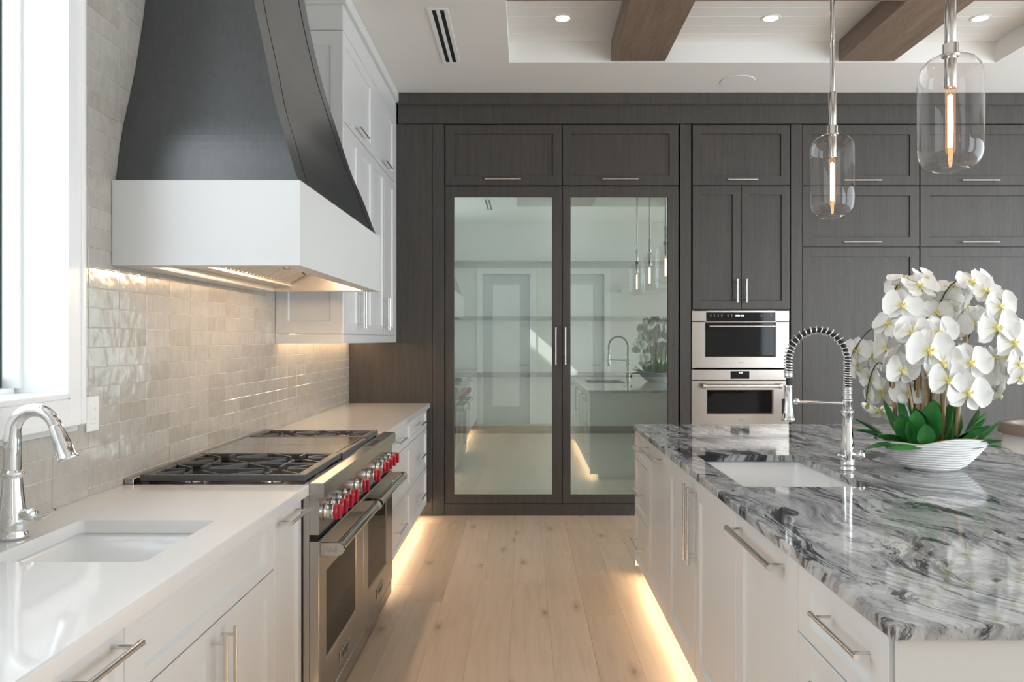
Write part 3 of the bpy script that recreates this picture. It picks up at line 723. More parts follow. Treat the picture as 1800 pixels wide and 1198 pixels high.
# curved chrome tap by the window
fx, fy = -1.325, 1.972
tp = thing('tap', 'chrome gooseneck tap with side lever on the white worktop', 'tap', (fx, fy, ZC))
part('body', MB().lathe([(0, 0), (.036, 0), (.038, .006), (.035, .012), (.033, .018), (.034, .03), (.034, .05), (.030, .08), (.025, .12), (.0225, .155), (.022, .160), (.0265, .163), (.027, .170), (.023, .174), (.0215, .178)], (fx, fy, ZC), 32), 'chrome', tp)
pts = [(fx, fy, ZC+.17), (fx, fy, ZC+.21), (fx, fy, ZC+.255)]
R = .0575; cxx = fx+R
for k in range(1, 15): a = math.pi-k*math.pi*.93/14; pts.append((cxx+R*math.cos(a), fy, ZC+.268+.064*math.sin(a)))
e = pts[-1]; dv = (Vector(pts[-1])-Vector(pts[-2])).normalized()
sp = part('spout', MB().tube(pts, [.0205]*3+[.0185-.0002*k for k in range(14)], 18), 'chrome', tp)
q = Vector(e)
part('spray_head', MB().lathe([(0, 0), (.0150, 0), (.0165, .004), (.0175, .012), (.0215, .05), (.024, .088), (.0255, .090), (.0255, .096), (.022, .098), (0, .098)], q-dv*.012, 24, dv+Vector((.08, 0, 0))), 'chrome', sp)
part('spray_button', MB().lathe([(0, .006), (.006, .006), (.0075, .002), (.0075, -.01)], q+dv*.045+Vector((.019, -.004, .002)), 16, (1, -.25, .15)), 'black', sp)
hb_ = (fx+.034, fy-.004, ZC+.062)
part('lever', MB().lathe([(0, .030), (.012, .030), (.016, .024), (.0165, .004), (.014, -.012)], hb_, 20, (1, -.1, 0))
     .tube([(fx+.052, fy-.006, ZC+.058), (fx+.075, fy-.012, ZC+.053), (fx+.10, fy-.016, ZC+.062), (fx+.122, fy-.019, ZC+.078)], [.008, .006, .0045, .0038], 10), 'chrome', tp)

# outlet
ot = thing('wall_outlet', 'white double power outlet on the tiles beside the window casing', 'outlet', (XW, 2.503, 1.185))
part('plate', MB().box(XW-.001, XW+.007, 2.468, 2.538, 1.127, 1.243, .0025), 'trim', ot)
ins = part('socket_insert', MB().box(XW+.004, XW+.0095, 2.487, 2.519, 1.152, 1.218, .0015), 'trim', ot)
sl = MB()
for z in (1.170, 1.202):
    for y in (2.497, 2.509): sl.box(XW+.009, XW+.0099, y-.001, y+.001, z-.005, z+.005)
part('slots', sl, 'slot', ins)

# ------------------------------------------------------------------ the range
rg = thing('range_cooker', 'wide stainless range cooker with red knobs and two ovens', 'cooker', (-1.1, (RA+RB)/2, 0))
XD = -.728
part('body', MB().box(XW+.002, XD-.035, RA, RB, .105, .872), 'steel', rg)
bull = MB()
pr = [(XD-.035, .735), (XD, .735), (XD, .863), (-.714, .863), (-.710, .868), (-.710, .912), (-.714, .918), (-.775, .920), (-.79, .905), (-.79, .873), (XD-.035, .873)]
bull.loft([[(x_, RA+.001, z_) for x_, z_ in pr], [(x_, RB-.001, z_) for x_, z_ in pr]])
cpnl = part('control_panel', bull, 'steel', rg)
vt = MB()
for k in range(8): vt.box(-.762, -.722, 3.62+k*.03, 3.634+k*.03, .9195, .9215)
part('reflected_stripes', vt, 'polish', cpnl)  # polished strips shaped like the stripes reflected in the bullnose
part('gap_strip', MB().box(XD-.036, XD-.012, RA+.002, RB-.002, .713, .734), 'gap', rg)
top = MB().box(XW+.002, -.791, RA, RB, .873, .900).box(XW+.002, XW+.035, RA, RB, .900, .934, .002)
part('cooktop', top, 'steel', rg)
part('cooktop_well', MB().box(XW+.045, -.80, RA+.02, 3.265, .9002, .904).box(XW+.045, -.80, 3.82, RB-.02, .9002, .904), 'black', rg)
# cast iron grates: cells with frames and spokes
gz0, gz1 = .927, .944
gx = (-1.378, -1.081, -.784)
def bar(mb, a, b, wd=.011, z0=gz0, z1=gz1):
    a, b = Vector(a), Vector(b); d = (b-a).normalized(); s = Vector((-d.y, d.x))*wd/2
    ps = [a-s, b-s, b+s, a+s]; qs = [a-s*.7, b-s*.7, b+s*.7, a+s*.7]
    mb.add([(p.x, p.y, z0) for p in ps]+[(p.x, p.y, z1) for p in qs], [(3, 2, 1, 0), (4, 5, 6, 7)]+[(i, (i+1) % 4, (i+1) % 4+4, i+4) for i in range(4)])
def grate(y0, y1, mid=True):
    mb = MB(); wf = .020
    mb.box(gx[0], gx[2], y0, y0+wf, gz0-.006, gz1, .002); mb.box(gx[0], gx[2], y1-wf, y1, gz0-.006, gz1, .002)
    mb.box(gx[0], gx[0]+.03, y0+wf, y1-wf, gz0-.006, gz1, .002); mb.box(gx[2]-.034, gx[2], y0+wf, y1-wf, gz0-.006, gz1, .002)
    ys = [y0, (y0+y1)/2, y1] if mid else [y0, y1]
    if mid: mb.box(gx[0]+.03, gx[2]-.034, ys[1]-.007, ys[1]+.007, gz0, gz1, .002)
    for i in range(2):
        for j in range(len(ys)-1):
            cx, cy = (gx[i]+gx[i+1])/2, (ys[j]+ys[j+1])/2; hx, hy = (gx[i+1]-gx[i])/2-.004, (ys[j+1]-ys[j])/2-.008
            for ax, ay in ((1, 0), (-1, 0), (1, 1), (1, -1), (-1, 1), (-1, -1)):
                bar(mb, (cx+ax*hx, cy+ay*hy), (cx+ax*(.045 if ay == 0 else .036), cy+ay*.036))
            for ay in (1, -1): bar(mb, (cx, cy+ay*hy), (cx, cy+ay*.045))
    for xx in (gx[0]+.015, gx[2]-.015):
        for yy in (y0+.014, y1-.014): mb.box(xx-.010, xx+.010, yy-.010, yy+.010, .902, gz0)
    g = part('grate', mb, 'iron', rg)
    for i in range(2):
        for j in range(len(ys)-1):
            cx, cy = (gx[i]+gx[i+1])/2, (ys[j]+ys[j+1])/2
            b = part('burner', MB().lathe([(.062, .903), (.06, .909), (.045, .912), (.04, .912)], (cx, cy, 0), 24), 'polish', rg)
            part('burner_cap', MB().lathe([(.042, .910), (.042, .917), (.036, .920), (0, .920)], (cx, cy, 0), 24), 'black', b)
grate(2.728, 3.262); grate(3.815, 4.085, False)
gr = part('griddle_cover', MB().box(-1.375, -.812, 3.275, 3.538, .905, .942, .002).box(-1.375, -.812, 3.541, 3.805, .905, .942, .002), 'polish', rg)
part('griddle_front', MB().box(-.810, -.778, 3.275, 3.538, .9005, .941, .003).box(-.810, -.784, 3.541, 3.805, .9005, .937, .003), 'iron', rg)
# knobs
def knob(y):
    k = part('knob', MB().lathe([(.030, 0), (.031, .003), (.0300, .006), (.026, .008), (.0275, .024), (.029, .030), (.029, .034), (.02, .035), (0, .035)], (XD+.0005, y, .80), 28, (1, 0, 0)), 'nickel', rg, at=(XD, y, .80))
    g = MB(); x0 = XD+.0345
    rings = []
    for xx, s in ((x0, .027), (x0+.006, .0285), (x0+.014, .0275)):
        rings.append([(xx, y+s*math.cos(2*math.pi*i/24)*(1+.05*math.cos(6*2*math.pi*i/24)), .80+s*math.sin(2*math.pi*i/24)*(1+.05*math.cos(6*2*math.pi*i/24))) for i in range(24)])
    g.loft(rings, True, (False, True), True)
    g.box(x0+.012, x0+.027, y-.0085, y+.0085, .773, .827, .004)
    r_ = part('grip', g, 'red', k, label='red knob grip')
    tk_ = MB()
    for i in range(9):
        a = math.radians(-60+i*30); c_, s_ = math.cos(a), math.sin(a)
        tk_.box(XD+.010, XD+.024, y+.0276*s_-.0006, y+.0276*s_+.0006, .80+.0276*c_-.0006, .80+.0276*c_+.0006)
    b_ = part('dial_marks', tk_, 'black', k)
    return k, r_, b_
KY = [2.785, 2.88, 2.976, 3.072, 3.29, 3.54, 3.757, 3.86, 3.962, 4.062]
k0, r0, d0 = knob(KY[0])
for y in KY[1:]:
    k = share('knob', k0, rg, (XD, y, .80))
    for s_ in (r0, d0):
        o = s_.copy(); C.objects.link(o); o.parent = k; WLOC[o.name] = Vector((XD, y, .80))
# oven doors
PX = plane_left(XD)
def text(body, size, parent, loc, rot, m='text', nm='lettering'):
    cu = bpy.data.curves.new(nm, 'FONT'); cu.body = body; cu.size = size; cu.extrude = .0006; cu.align_x = 'CENTER'; cu.align_y = 'CENTER'
    cu.materials.append(M[m]); tmp = bpy.data.objects.new('tmp', cu); C.objects.link(tmp); me = bpy.data.meshes.new_from_object(tmp); bpy.data.objects.remove(tmp)
    o = link(nm, me, parent, loc); o.rotation_euler = rot; return o
for y0, y1, a, b in ((RA+.001, 3.455, 2.815, 3.302), (3.459, RB-.001, 3.568, 4.025)):
    d = part('oven_door', framed(PX, y0, y1, .108, .711, a, b, .258, .575, 0, .004, .034), 'steel', rg)
    part('window', MB().box(XD-.012, XD-.0045, a+.0005, b-.0005, .2585, .5745), 'ovenglass', d)
    yc = (y0+y1)/2
    h = MB(); xb = XD+.062
    h.cyl((xb, y0+.028, .680), (xb, y1-.028, .680), .0185, 24)
    h.cyl((xb, y0+.026, .680), (xb, y0+.040, .680), .0215, 24).cyl((xb, y1-.040, .680), (xb, y1-.026, .680), .0215, 24)
    for s_, yy in ((1, y0+.014), (-1, y1-.028)):
        prof_ = [(XD, .657), (xb, .657)]+[(xb+.0235*math.sin(k*math.pi/10), .680-.0235*math.cos(k*math.pi/10)) for k in range(1, 10)]+[(xb, .703), (XD, .703)]
        h.loft([[(x_, yy, z_) for x_, z_ in prof_], [(x_, yy+.014, z_) for x_, z_ in prof_]])
    part('handle', h, 'polish', d)
    em = MB()
    ex, ez, ye_ = XD+.040, .680, y0+.0136
    def pl(pts_): em.loft([[(ex+u, ye_, ez+v) for u, v in pts_], [(ex+u, ye_-.0005, ez+v) for u, v in pts_]])
    pl([(-.020, -.010), (-.020, .011), (-.013, .010), (-.010, -.003), (-.008, -.006), (-.008, -.010)])
    pl([(.020, -.010), (.020, .011), (.013, .010), (.010, -.003), (.008, -.006), (.008, -.010)])
    pl([(-.007, -.010), (.007, -.010), (.008, -.003), (.003, .002), (.001, .012), (-.003, .004), (-.007, .000)])
    part('emblem', em, 'emblem', d)
    bd = part('badge', MB().box(XD, XD+.004, yc-.078, yc+.078, .148, .196, .0015), 'polish', d)
    text('WOLF', .044, d, (XD+.0042, yc, .172), (math.pi/2, 0, math.pi/2))
part('kick_plate', MB().box(XD-.06, XD-.004, RA+.004, RB-.004, .035, .098, .002), 'steel', rg)
part('kick_gap', MB().box(XD-.05, XD-.02, RA+.004, RB-.004, .098, .107), 'gap', rg)
lg = MB()
for yy in (RA+.06, RB-.06):
    for xx in (XD-.10, XW+.08): lg.cyl((xx, yy, 0), (xx, yy, .105), .018)
part('feet', lg, 'steel', rg)

# ------------------------------------------------------------------ island
IX = .672; IY0, IY1 = 1.384, 4.628; IXR = 1.62; IU = .8865
PI_ = plane_island(IX)
def ibase(label, y0, y1, kind='solid', nm='island_cabinet'):
    t = thing(nm, label, 'cabinet', (1.0, (y0+y1)/2, 0)); b = MB(); y0 += .001; y1 -= .001; xa, xb = IX+.0215, 1.30
    if kind == 'solid': b.box(xa, xb, y0, y1, .10, IU)
    else: b.box(xa, xb, y0, y0+.018, .10, IU).box(xa, xb, y1-.018, y1, .10, IU).box(xb-.018, xb, y0+.018, y1-.018, .10, IU).box(xa, xb-.018, y0+.018, y1-.018, .10, .118)
    part('carcass', b, 'white', t); part('toe_kick', MB().box(IX+.085, xb, y0, y1, .001, .0995), 'white', t); return t
HP = (.040, .0068)
t = ibase('white island drawer cabinet at the end facing the glass pantry', 4.145, 4.612, nm='island_drawer_cabinet')
for z0, z1, hz in ((.717, .881, .80), (.404, .712, .555), (.105, .399, .25)):
    door(t, 'drawer', PI_, 4.147, 4.611, z0, z1, 'white', (4.38, hz, .26, False), w=.05, wt=.035, wb=.035)
t = ibase('white island pull-out cabinet with one horizontal bar handle', 3.565, 4.145)
door(t, 'pull_out_front', PI_, 3.567, 4.143, .105, .881, 'white', (3.89, .845, .44, False, .043, .0085), w=.07, wt=.085)
t = ibase('white island sink cabinet with a pair of doors', 2.417, 3.565, 'open', 'island_sink_cabinet')
door(t, 'door', PI_, 2.419, 2.993, .105, .881, 'white', (2.955, .705, .30, True, .036, .0065), w=.075)
door(t, 'door', PI_, 2.996, 3.563, .105, .881, 'white', (3.03, .705, .30, True, .036, .0065), w=.075)
t = ibase('white panelled dishwasher front in the island with long bar handle', 1.868, 2.417, nm='panelled_dishwasher')
door(t, 'front_panel', PI_, 1.870, 2.415, .105, .881, 'white', (2.155, .845, .42, False, .043, .0085), w=.075, wt=.085)
t = ibase('white island drawer cabinet closest to the camera', 1.402, 1.868, nm='island_drawer_cabinet')
for z0, z1, hz in ((.717, .881, .82), (.404, .712, .665), (.105, .399, .35)):
    door(t, 'drawer', PI_, 1.404, 1.866, z0, z1, 'white', (1.575, hz, .235, False), w=.075, wt=.038, wb=.038)
ib = thing('island_end_cabinet', 'white island back and end panels under the granite slab', 'cabinet', (1.45, 3.0, 0))
part('core', MB().box(1.302, IXR, IY0+.018, IY1-.018, .10, IU), 'white', ib)
part('end_panel', MB().box(IX+.010, IXR, IY0, IY0+.0165, .06, IU, .001), 'white', ib)
part('end_panel', MB().box(IX+.002, IXR, IY1-.0155, IY1, .06, IU, .001), 'white', ib)
part('back_panel', MB().box(IXR, IXR+.018, IY0, IY1, .06, IU, .001), 'white', ib)
part('toe_kick', MB().box(1.302, IXR-.05, IY0+.07, IY1-.07, .001, .0995), 'white', ib)
tag(part('light_strip', MB().box(IX+.035, IX+.050, IY0+.1, IY1-.02, .0915, .0995), 'led', None, at=(IX+.04, 3, .095)), 'warm toe-kick light strip under the island cabinet fronts', 'light strip')
dots = MB()
for k in range(44): dots.box(.74+k*.02, .748+k*.02, IY1-.052, IY1-.044, .086, .0995)
tag(part('light_strip', dots, 'led', None, at=(1.2, IY1-.05, .095)), 'warm dotted light strip under the island end towards the pantry', 'light strip')
ISX0, ISX1, ISY0, ISY1 = .768, 1.215, 2.66, 3.385
GX0, GX1, GY0, GY1 = .664, 2.24, 1.370, 4.638
tag(part('island_worktop', worktop(GX0, GX1, GY0, GY1, IU+.001, ZC, (ISX0, ISX1, ISY0, ISY1), .004), 'granite', None, at=(1.45, 3, .9)), 'swirled grey granite island worktop with a sink cut-out', 'worktop')
basin('island_sink', ISX0, ISX1, ISY0, ISY1, IU-.001, .23, 'white undermount sink set in the grey granite island')
bl = MB()
for yy in (1.7, 2.6, 3.5, 4.35):
    bl.box(IXR+.018, GX1-.25, yy-.02, yy+.02, IU-.05, IU-.001, .003)
part('worktop_bracket', bl, 'black', ib)

# spring tap on the island
sx, sy = 1.279, 3.01
st = thing('spring_tap', 'tall chrome spring-coil kitchen tap beside the island sink', 'tap', (sx, sy, ZC))
part('body', MB().lathe([(0, 0), (.030, 0), (.031, .004), (.027, .008), (.0265, .020), (.028, .022), (.0265, .026), (.026, .045), (.0275, .065), (.0265, .085), (.023, .12), (.0195, .165), (.0185, .195), (.0205, .215), (.025, .226), (.026, .231), (.0225, .235), (.0195, .240)], (sx, sy, ZC), 32), 'chrome', st)
cl_ = MB().lathe([(.0185, .238), (.0190, .24), (.0190, .268), (.0205, .270), (.0205, .276), (.0175, .279)], (sx, sy, ZC), 28)
for k in range(9): cl_.lathe([(.0165, .279+k*.005), (.0178, .2805+k*.005), (.0178, .2825+k*.005), (.0165, .284+k*.005)], (sx, sy, ZC), 24)
part('collar', cl_, 'chrome', st)
R = .1165; xc = sx-R
path = [Vector((sx, sy, ZC+.30+.13*k/12)) for k in range(12)]
zc_ = ZC+.43
for k in range(0, 41): a = math.pi*k/40; path.append(Vector((xc+R*math.cos(a), sy, zc_+R*1.05*math.sin(a))))
path += [Vector((sx-2*R, sy, zc_-.045*k/5)) for k in range(1, 6)]
hose_pts = path+[Vector((sx-2*R, sy, zc_-.045-.05*k/4)) for k in range(1, 5)]
part('hose', MB().tube(hose_pts, .0095, 12), 'rubber', st)
L = [0]
for i in range(1, len(path)): L.append(L[-1]+(path[i]-path[i-1]).length)
def at(s):
    s = max(0, min(L[-1]-1e-6, s))
    for i in range(1, len(L)):
        if L[i] >= s: f = (s-L[i-1])/(L[i]-L[i-1]); return path[i-1].lerp(path[i], f), (path[i]-path[i-1]).normalized()
turns = 38; coil = []; NS = turns*14
def phase(t):   # tighter at both ends, stretched over the arch
    return t
for k in range(NS+1):
    t_ = k/NS
    # arc length as a function of turn: pitch small at the foot, larger over the bend
    s_ = L[-1]*(t_+.085*math.sin(2*math.pi*t_)*-1*.0) if False else None
    coil.append(t_)
dens = []
for k in range(401):
    u = k/400; dens.append(1.75 if u < .18 else (1.75-.95*min(1, (u-.18)/.15) if u < .7 else .8+.9*max(0, (u-.75)/.25)))
cum = [0]
for k in range(400): cum.append(cum[-1]+(dens[k]+dens[k+1])/2)
tot = cum[-1]; cp_ = []
j = 0
for k in range(NS+1):
    tgt = tot*k/NS
    while j < 400 and cum[j+1] < tgt: j += 1
    u = (j+(tgt-cum[j])/max(1e-9, cum[min(j+1, 400)]-cum[j]))/400 if j < 400 else 1
    p, tg = at(u*L[-1]); sd = Vector((0, 1, 0)); nr = tg.cross(sd).normalized(); a = 2*math.pi*k/14
    cp_.append(p+(nr*math.cos(a)+sd*math.sin(a))*.0165)
part('spring', MB().tube(cp_, .0025, 6), 'chrome', st)
hx = sx-2*R; ztop = zc_-.045
part('spring_end', MB().lathe([(.012, .004), (.0165, .004), (.0165, -.018), (.0145, -.022), (.010, -.022)], (hx, sy, ztop), 24), 'chrome', st)
part('spray_head', MB().lathe([(0, 0), (.0155, 0), (.0165, -.004), (.0155, -.008), (.0155, -.045), (.0175, -.085), (.0235, -.128), (.026, -.130), (.026, -.140), (.022, -.143), (0, -.143)], (hx-.002, sy, ztop-.051), 28), 'chrome', st)
part('spray_trigger', MB().box(hx-.026, hx-.017, sy-.006, sy+.006, ztop-.165, ztop-.105, .003), 'black', st)
part('docking_arm', MB().cyl((sx-.015, sy, ZC+.262), (hx+.018, sy, ZC+.270), .0062, 14).lathe([(.008, -.012), (.0115, -.008), (.0125, 0), (.0115, .008), (.008, .012)], (hx+.030, sy, ZC+.270), 18, (1, 0, 0)), 'chrome', st)
part('lever', MB().lathe([(0, .050), (.018, .049), (.0225, .043), (.0225, .028), (.015, .022), (.015, 0)], (sx+.012, sy-.012, ZC+.062), 24, (.85, -.5, 0))
     .tube([(sx-.02, sy-.025, ZC+.052), (sx-.045, sy-.05, ZC+.060), (sx-.062, sy-.065, ZC+.068)], [.006, .005, .0042], 10), 'chrome', st)
# ------------------------------------------------------------------ orchids in a boat-shaped bowl
bxc, byc = 1.628, 3.035
orc = thing('potted_orchid', 'white orchids with green leaves in a rippled white boat-shaped bowl', 'plant', (bxc, byc, ZC))
def rimz(a):
    ux, uy = math.cos(a), math.sin(a)
    z = .117
    if uy < 0: z += .014*math.exp(-((ux-.25)/.45)**2)-.010*math.exp(-((ux+.45)/.22)**2)
    else: z += .004*math.sin(3*a)
    return z
def bowl_pt(a, t, inset=0):
    # t 0 foot .. 1 rim
    f = .46+.54*t**.72
    e = 1.15+.0*t
    c, s = math.cos(a), math.sin(a)
    hl, hw = .2300*f-inset, .084+.034*t-inset
    pw = 1.0
    x = hl*math.copysign(abs(c)**1.0, c); y = hw*math.copysign(abs(s)**1.12, s)
    return x, y
mb = MB(); SEG = 120; LV = 74; rings = []
rings.append([(bxc+bowl_pt(2*math.pi*k/SEG, 0)[0]*.96, byc+bowl_pt(2*math.pi*k/SEG, 0)[1]*.96, ZC+.0005) for k in range(SEG)])
for i in range(LV+1):
    t = i/LV; r_ = []
    for k in range(SEG):
        a = 2*math.pi*k/SEG; x, y = bowl_pt(a, t); z = rimz(a)*t+.006*(1-t)
        ph = z*2*math.pi/.0098+1.9*math.sin(x*17+.4)+.5*math.sin(x*41)
        w_ = 1+.016*math.cos(ph)*min(1, t*8)*min(1, (1-t)*14)
        r_.append((bxc+x*w_, byc+y*w_*(1.02 if w_ > 1 else 1), ZC+z))
    rings.append(r_)
mb.loft(rings, True, (True, False), True)
bo = part('bowl', mb, 'bowl', orc)
rm = MB(); rr_ = []
for ins, dz in ((0, 0), (.003, .0025), (.008, .0015), (.012, -.004), (.03, -.03)):
    rr_.append([(bxc+bowl_pt(2*math.pi*k/SEG, 1, ins)[0], byc+bowl_pt(2*math.pi*k/SEG, 1, ins)[1], ZC+rimz(2*math.pi*k/SEG)+dz) for k in range(SEG)])
rm.loft(rr_, True, (False, False), True); part('bowl_rim', rm, 'rim', bo, label='thin unglazed tan bowl rim')
ms = MB(); grid = []
for i in range(9):
    q = i/8
    grid.append([(bxc+bowl_pt(2*math.pi*k/48, .93, .008)[0]*max(q, .001), byc+bowl_pt(2*math.pi*k/48, .93, .008)[1]*max(q, .001), ZC+.094+.016*(1-q*q)+rnd.uniform(-.004, .004)) for k in range(48)])
ms.loft(grid, True, (False, False), True); part('moss', ms, 'moss', orc)

# one flower in a few variants, face towards -y
def flower_mesh(seed):
    r = random.Random(seed); mb = MB()
    def tepal(ang, ln, wd, base, tipr, cup, n=7, m=5):
        ca, sa = math.cos(ang), math.sin(ang); vs = []
        for i in range(n):
            t = i/(n-1); L_ = base+(ln-base)*t
            wv = wd*(math.sin(math.pi*min(1, (t*.92+.08)))**tipr)*(.35+.65*min(1, t*2.2))+.0015
            for j in range(m):
                s = (j/(m-1))*2-1; u = s*wv
                d = cup*(t*t)*.9+.010*math.sin(t*3)*(1-abs(s)*.4)-.004*s*s-.0025*math.sin(s*5+seed)*t
                x = ca*L_-sa*u; z = sa*L_+ca*u
                vs.append((x, d, z))
        mb.add(vs, [(i*m+j, i*m+j+1, (i+1)*m+j+1, (i+1)*m+j) for i in range(n-1) for j in range(m-1)], True)
    j = lambda a: a*(1+r.uniform(-.08, .08))
    tepal(math.radians(90), j(.050), j(.019), .003, .7, .012)
    tepal(math.radians(222), j(.048), j(.018), .003, .7, .010)
    tepal(math.radians(318), j(.048), j(.018), .003, .7, .010)
    for v in range(len(mb.v)): mb.v[v] = (mb.v[v][0], mb.v[v][1]+.004, mb.v[v][2])
    tepal(math.radians(14), j(.056), j(.037), .003, .48, -.004, 8, 7)
    tepal(math.radians(166), j(.056), j(.037), .003, .48, -.004, 8, 7)
    me = mb.mesh('flower', recalc=False); me.materials.append(M['petal']); return me
def lip_mesh():
    mb = MB()
    mb.lathe([(0, -.014), (.004, -.012), (.006, -.006), (.005, 0), (.003, .006)], (0, -.004, 0), 10, (0, .5, 1))
    for s in (-1, 1):
        mb.tube([(s*.003, -.004, -.001), (s*.010, -.010, .004), (s*.011, -.013, .010)], [.0035, .004, .002], 6)
        mb.tube([(s*.001, -.010, -.012), (s*.004, -.018, -.018), (s*.008, -.020, -.015)], [.0022, .0012, .0007], 5)
    mb.tube([(0, -.004, -.004), (0, -.014, -.012), (0, -.018, -.020)], [.005, .0045, .0015], 7)
    me = mb.mesh('lip'); me.materials.append(M['lip']); return me
FM = [flower_mesh(i) for i in range(4)]; LM = lip_mesh()
FL=[(1.469,2.96,1.562,1.0,-10,10,5),(1.543,2.97,1.639,1.05,10,55,0),(1.516,3.03,1.674,0.9,-30,70,10),(1.612,3.06,1.68,0.9,30,40,0),(1.502,3.06,1.64,0.8,-60,10,0),(1.754,2.98,1.656,0.95,5,35,0),(1.789,2.95,1.616,1.05,15,45,5),(1.835,2.93,1.557,1.0,10,0,-5),(1.726,3.06,1.644,0.8,-20,55,0),(1.854,3.07,1.669,0.9,35,25,0),(1.639,3.02,1.533,0.85,0,15,0),(1.655,3.08,1.571,0.9,-20,10,10),(1.715,3.1,1.581,0.95,150,0,0),(1.722,3.06,1.542,0.75,170,0,0),(1.732,2.98,1.563,0.95,60,-20,20),(1.493,2.93,1.459,1.0,-5,0,10),(1.609,2.95,1.456,1.0,0,5,-10),(1.532,2.98,1.5,1.0,5,25,0),(1.543,2.9,1.386,1.25,0,-2,0),(1.566,2.95,1.448,1.1,10,5,0),(1.437,3.0,1.492,1.0,-60,40,20),(1.336,2.94,1.366,1.05,-5,0,5),(1.304,2.98,1.385,0.8,-45,0,0),(1.474,3.06,1.44,0.9,170,0,0),(1.425,3.0,1.396,0.9,20,0,0),(1.442,2.97,1.345,0.95,30,-10,0),(1.553,3.08,1.375,0.7,160,-20,0),(1.602,2.91,1.339,1.1,0,0,5),(1.719,2.93,1.339,1.15,5,10,0),(1.814,2.92,1.475,1.2,5,0,0),(1.823,3.02,1.513,1.0,-10,30,0),(1.772,3.0,1.496,0.9,-50,10,0),(1.7,3.0,1.48,0.85,-10,0,0),(1.888,2.93,1.417,1.1,5,0,5),(1.967,3.0,1.464,1.0,40,30,0),(1.918,2.95,1.334,1.0,20,-5,0),(1.926,3.03,1.356,0.8,-60,0,0),(1.864,3.02,1.356,0.85,50,20,0),(1.749,3.03,1.388,0.9,20,60,0),(1.758,3.06,1.465,0.75,30,0,0),(1.313,3.0,1.304,0.85,-140,-30,0),(1.385,2.94,1.224,1.0,-10,0,0),(1.461,2.94,1.31,1.0,10,-5,0),(1.614,2.9,1.275,1.1,0,0,0),(1.693,2.9,1.225,1.2,5,5,10),(1.534,3.05,1.212,0.9,180,-20,0),(1.395,2.98,1.15,1.0,20,65,25),(1.367,3.0,1.272,0.85,-75,0,0),(1.361,3.0,1.208,0.6,-90,0,0),(1.867,3.0,1.224,0.8,70,-20,0),(1.84,3.02,1.283,0.9,140,-10,0),(1.888,3.02,1.299,0.8,80,10,0),(1.697,2.96,1.313,1.0,10,10,0),(1.768,3.0,1.28,1.0,-20,-10,0),(1.933,2.96,1.282,0.8,10,-30,0),(1.599,2.99,1.296,0.6,-70,0,0)]
from mathutils import Euler
CY = 3.04
fpos = []
for i, (x, y, z, s, yaw, pit, rol) in enumerate(FL):
    if x < 1.40: x, z, y = x*3.13/y, 1.428+(z-1.428)*3.13/y, 3.13   # these hang behind the tap's coil
    q = Matrix.Rotation(math.radians(yaw), 4, 'Z') @ Matrix.Rotation(math.radians(-pit), 4, 'X') @ Matrix.Rotation(math.radians(rol), 4, 'Y')
    f = link('flower', FM[i % 4], orc, (x, y, z)); f.rotation_euler = q.to_euler(); f.scale = (s*1.36,)*3
    l = link('lip', LM, f, (x, y, z)); l.location = (0, 0, 0); l.scale = (.62,)*3
    fpos.append((Vector((x, y, z)), q))
# canes and flower spikes
canes = [((1.504, 3.06, 1.02), (1.478, 3.06, 1.29), .0075), ((1.550, 2.985, 1.005), (1.502, 2.98, 1.27), .0045), ((1.568, 3.03, 1.02), (1.564, 3.03, 1.45), .0065), ((1.598, 3.06, 1.02), (1.594, 3.06, 1.40), .006),
         ((1.592, 3.02, 1.02), (1.595, 3.02, 1.38), .005), ((1.628, 3.05, 1.02), (1.621, 3.05, 1.40), .0065), ((1.612, 3.0, 1.02), (1.618, 3.0, 1.34), .006), ((1.640, 2.985, 1.01), (1.647, 2.98, 1.25), .0065),
         ((1.722, 3.04, 1.02), (1.770, 3.04, 1.50), .0085), ((1.688, 3.07, 1.02), (1.684, 3.07, 1.30), .0055)]
for a, b, r in canes:
    a, b = Vector(a), Vector(b); n = 6; mb = MB(); pts, rs = [], []
    for i in range(n):
        for f_, rr in ((0, r*1.12), (.06, r), (.94, r)):
            pts.append(a.lerp(b, (i+f_)/n)); rs.append(rr)
    pts.append(b); rs.append(r); mb.tube(pts, rs, 10); part('cane', mb, 'bamboo', orc)
def bez(p, n=18):
    p = [Vector(q) for q in p]; out = []
    for i in range(n+1):
        t = i/n; q = p
        while len(q) > 1: q = [q[k].lerp(q[k+1], t) for k in range(len(q)-1)]
        out.append(q[0])
    return out
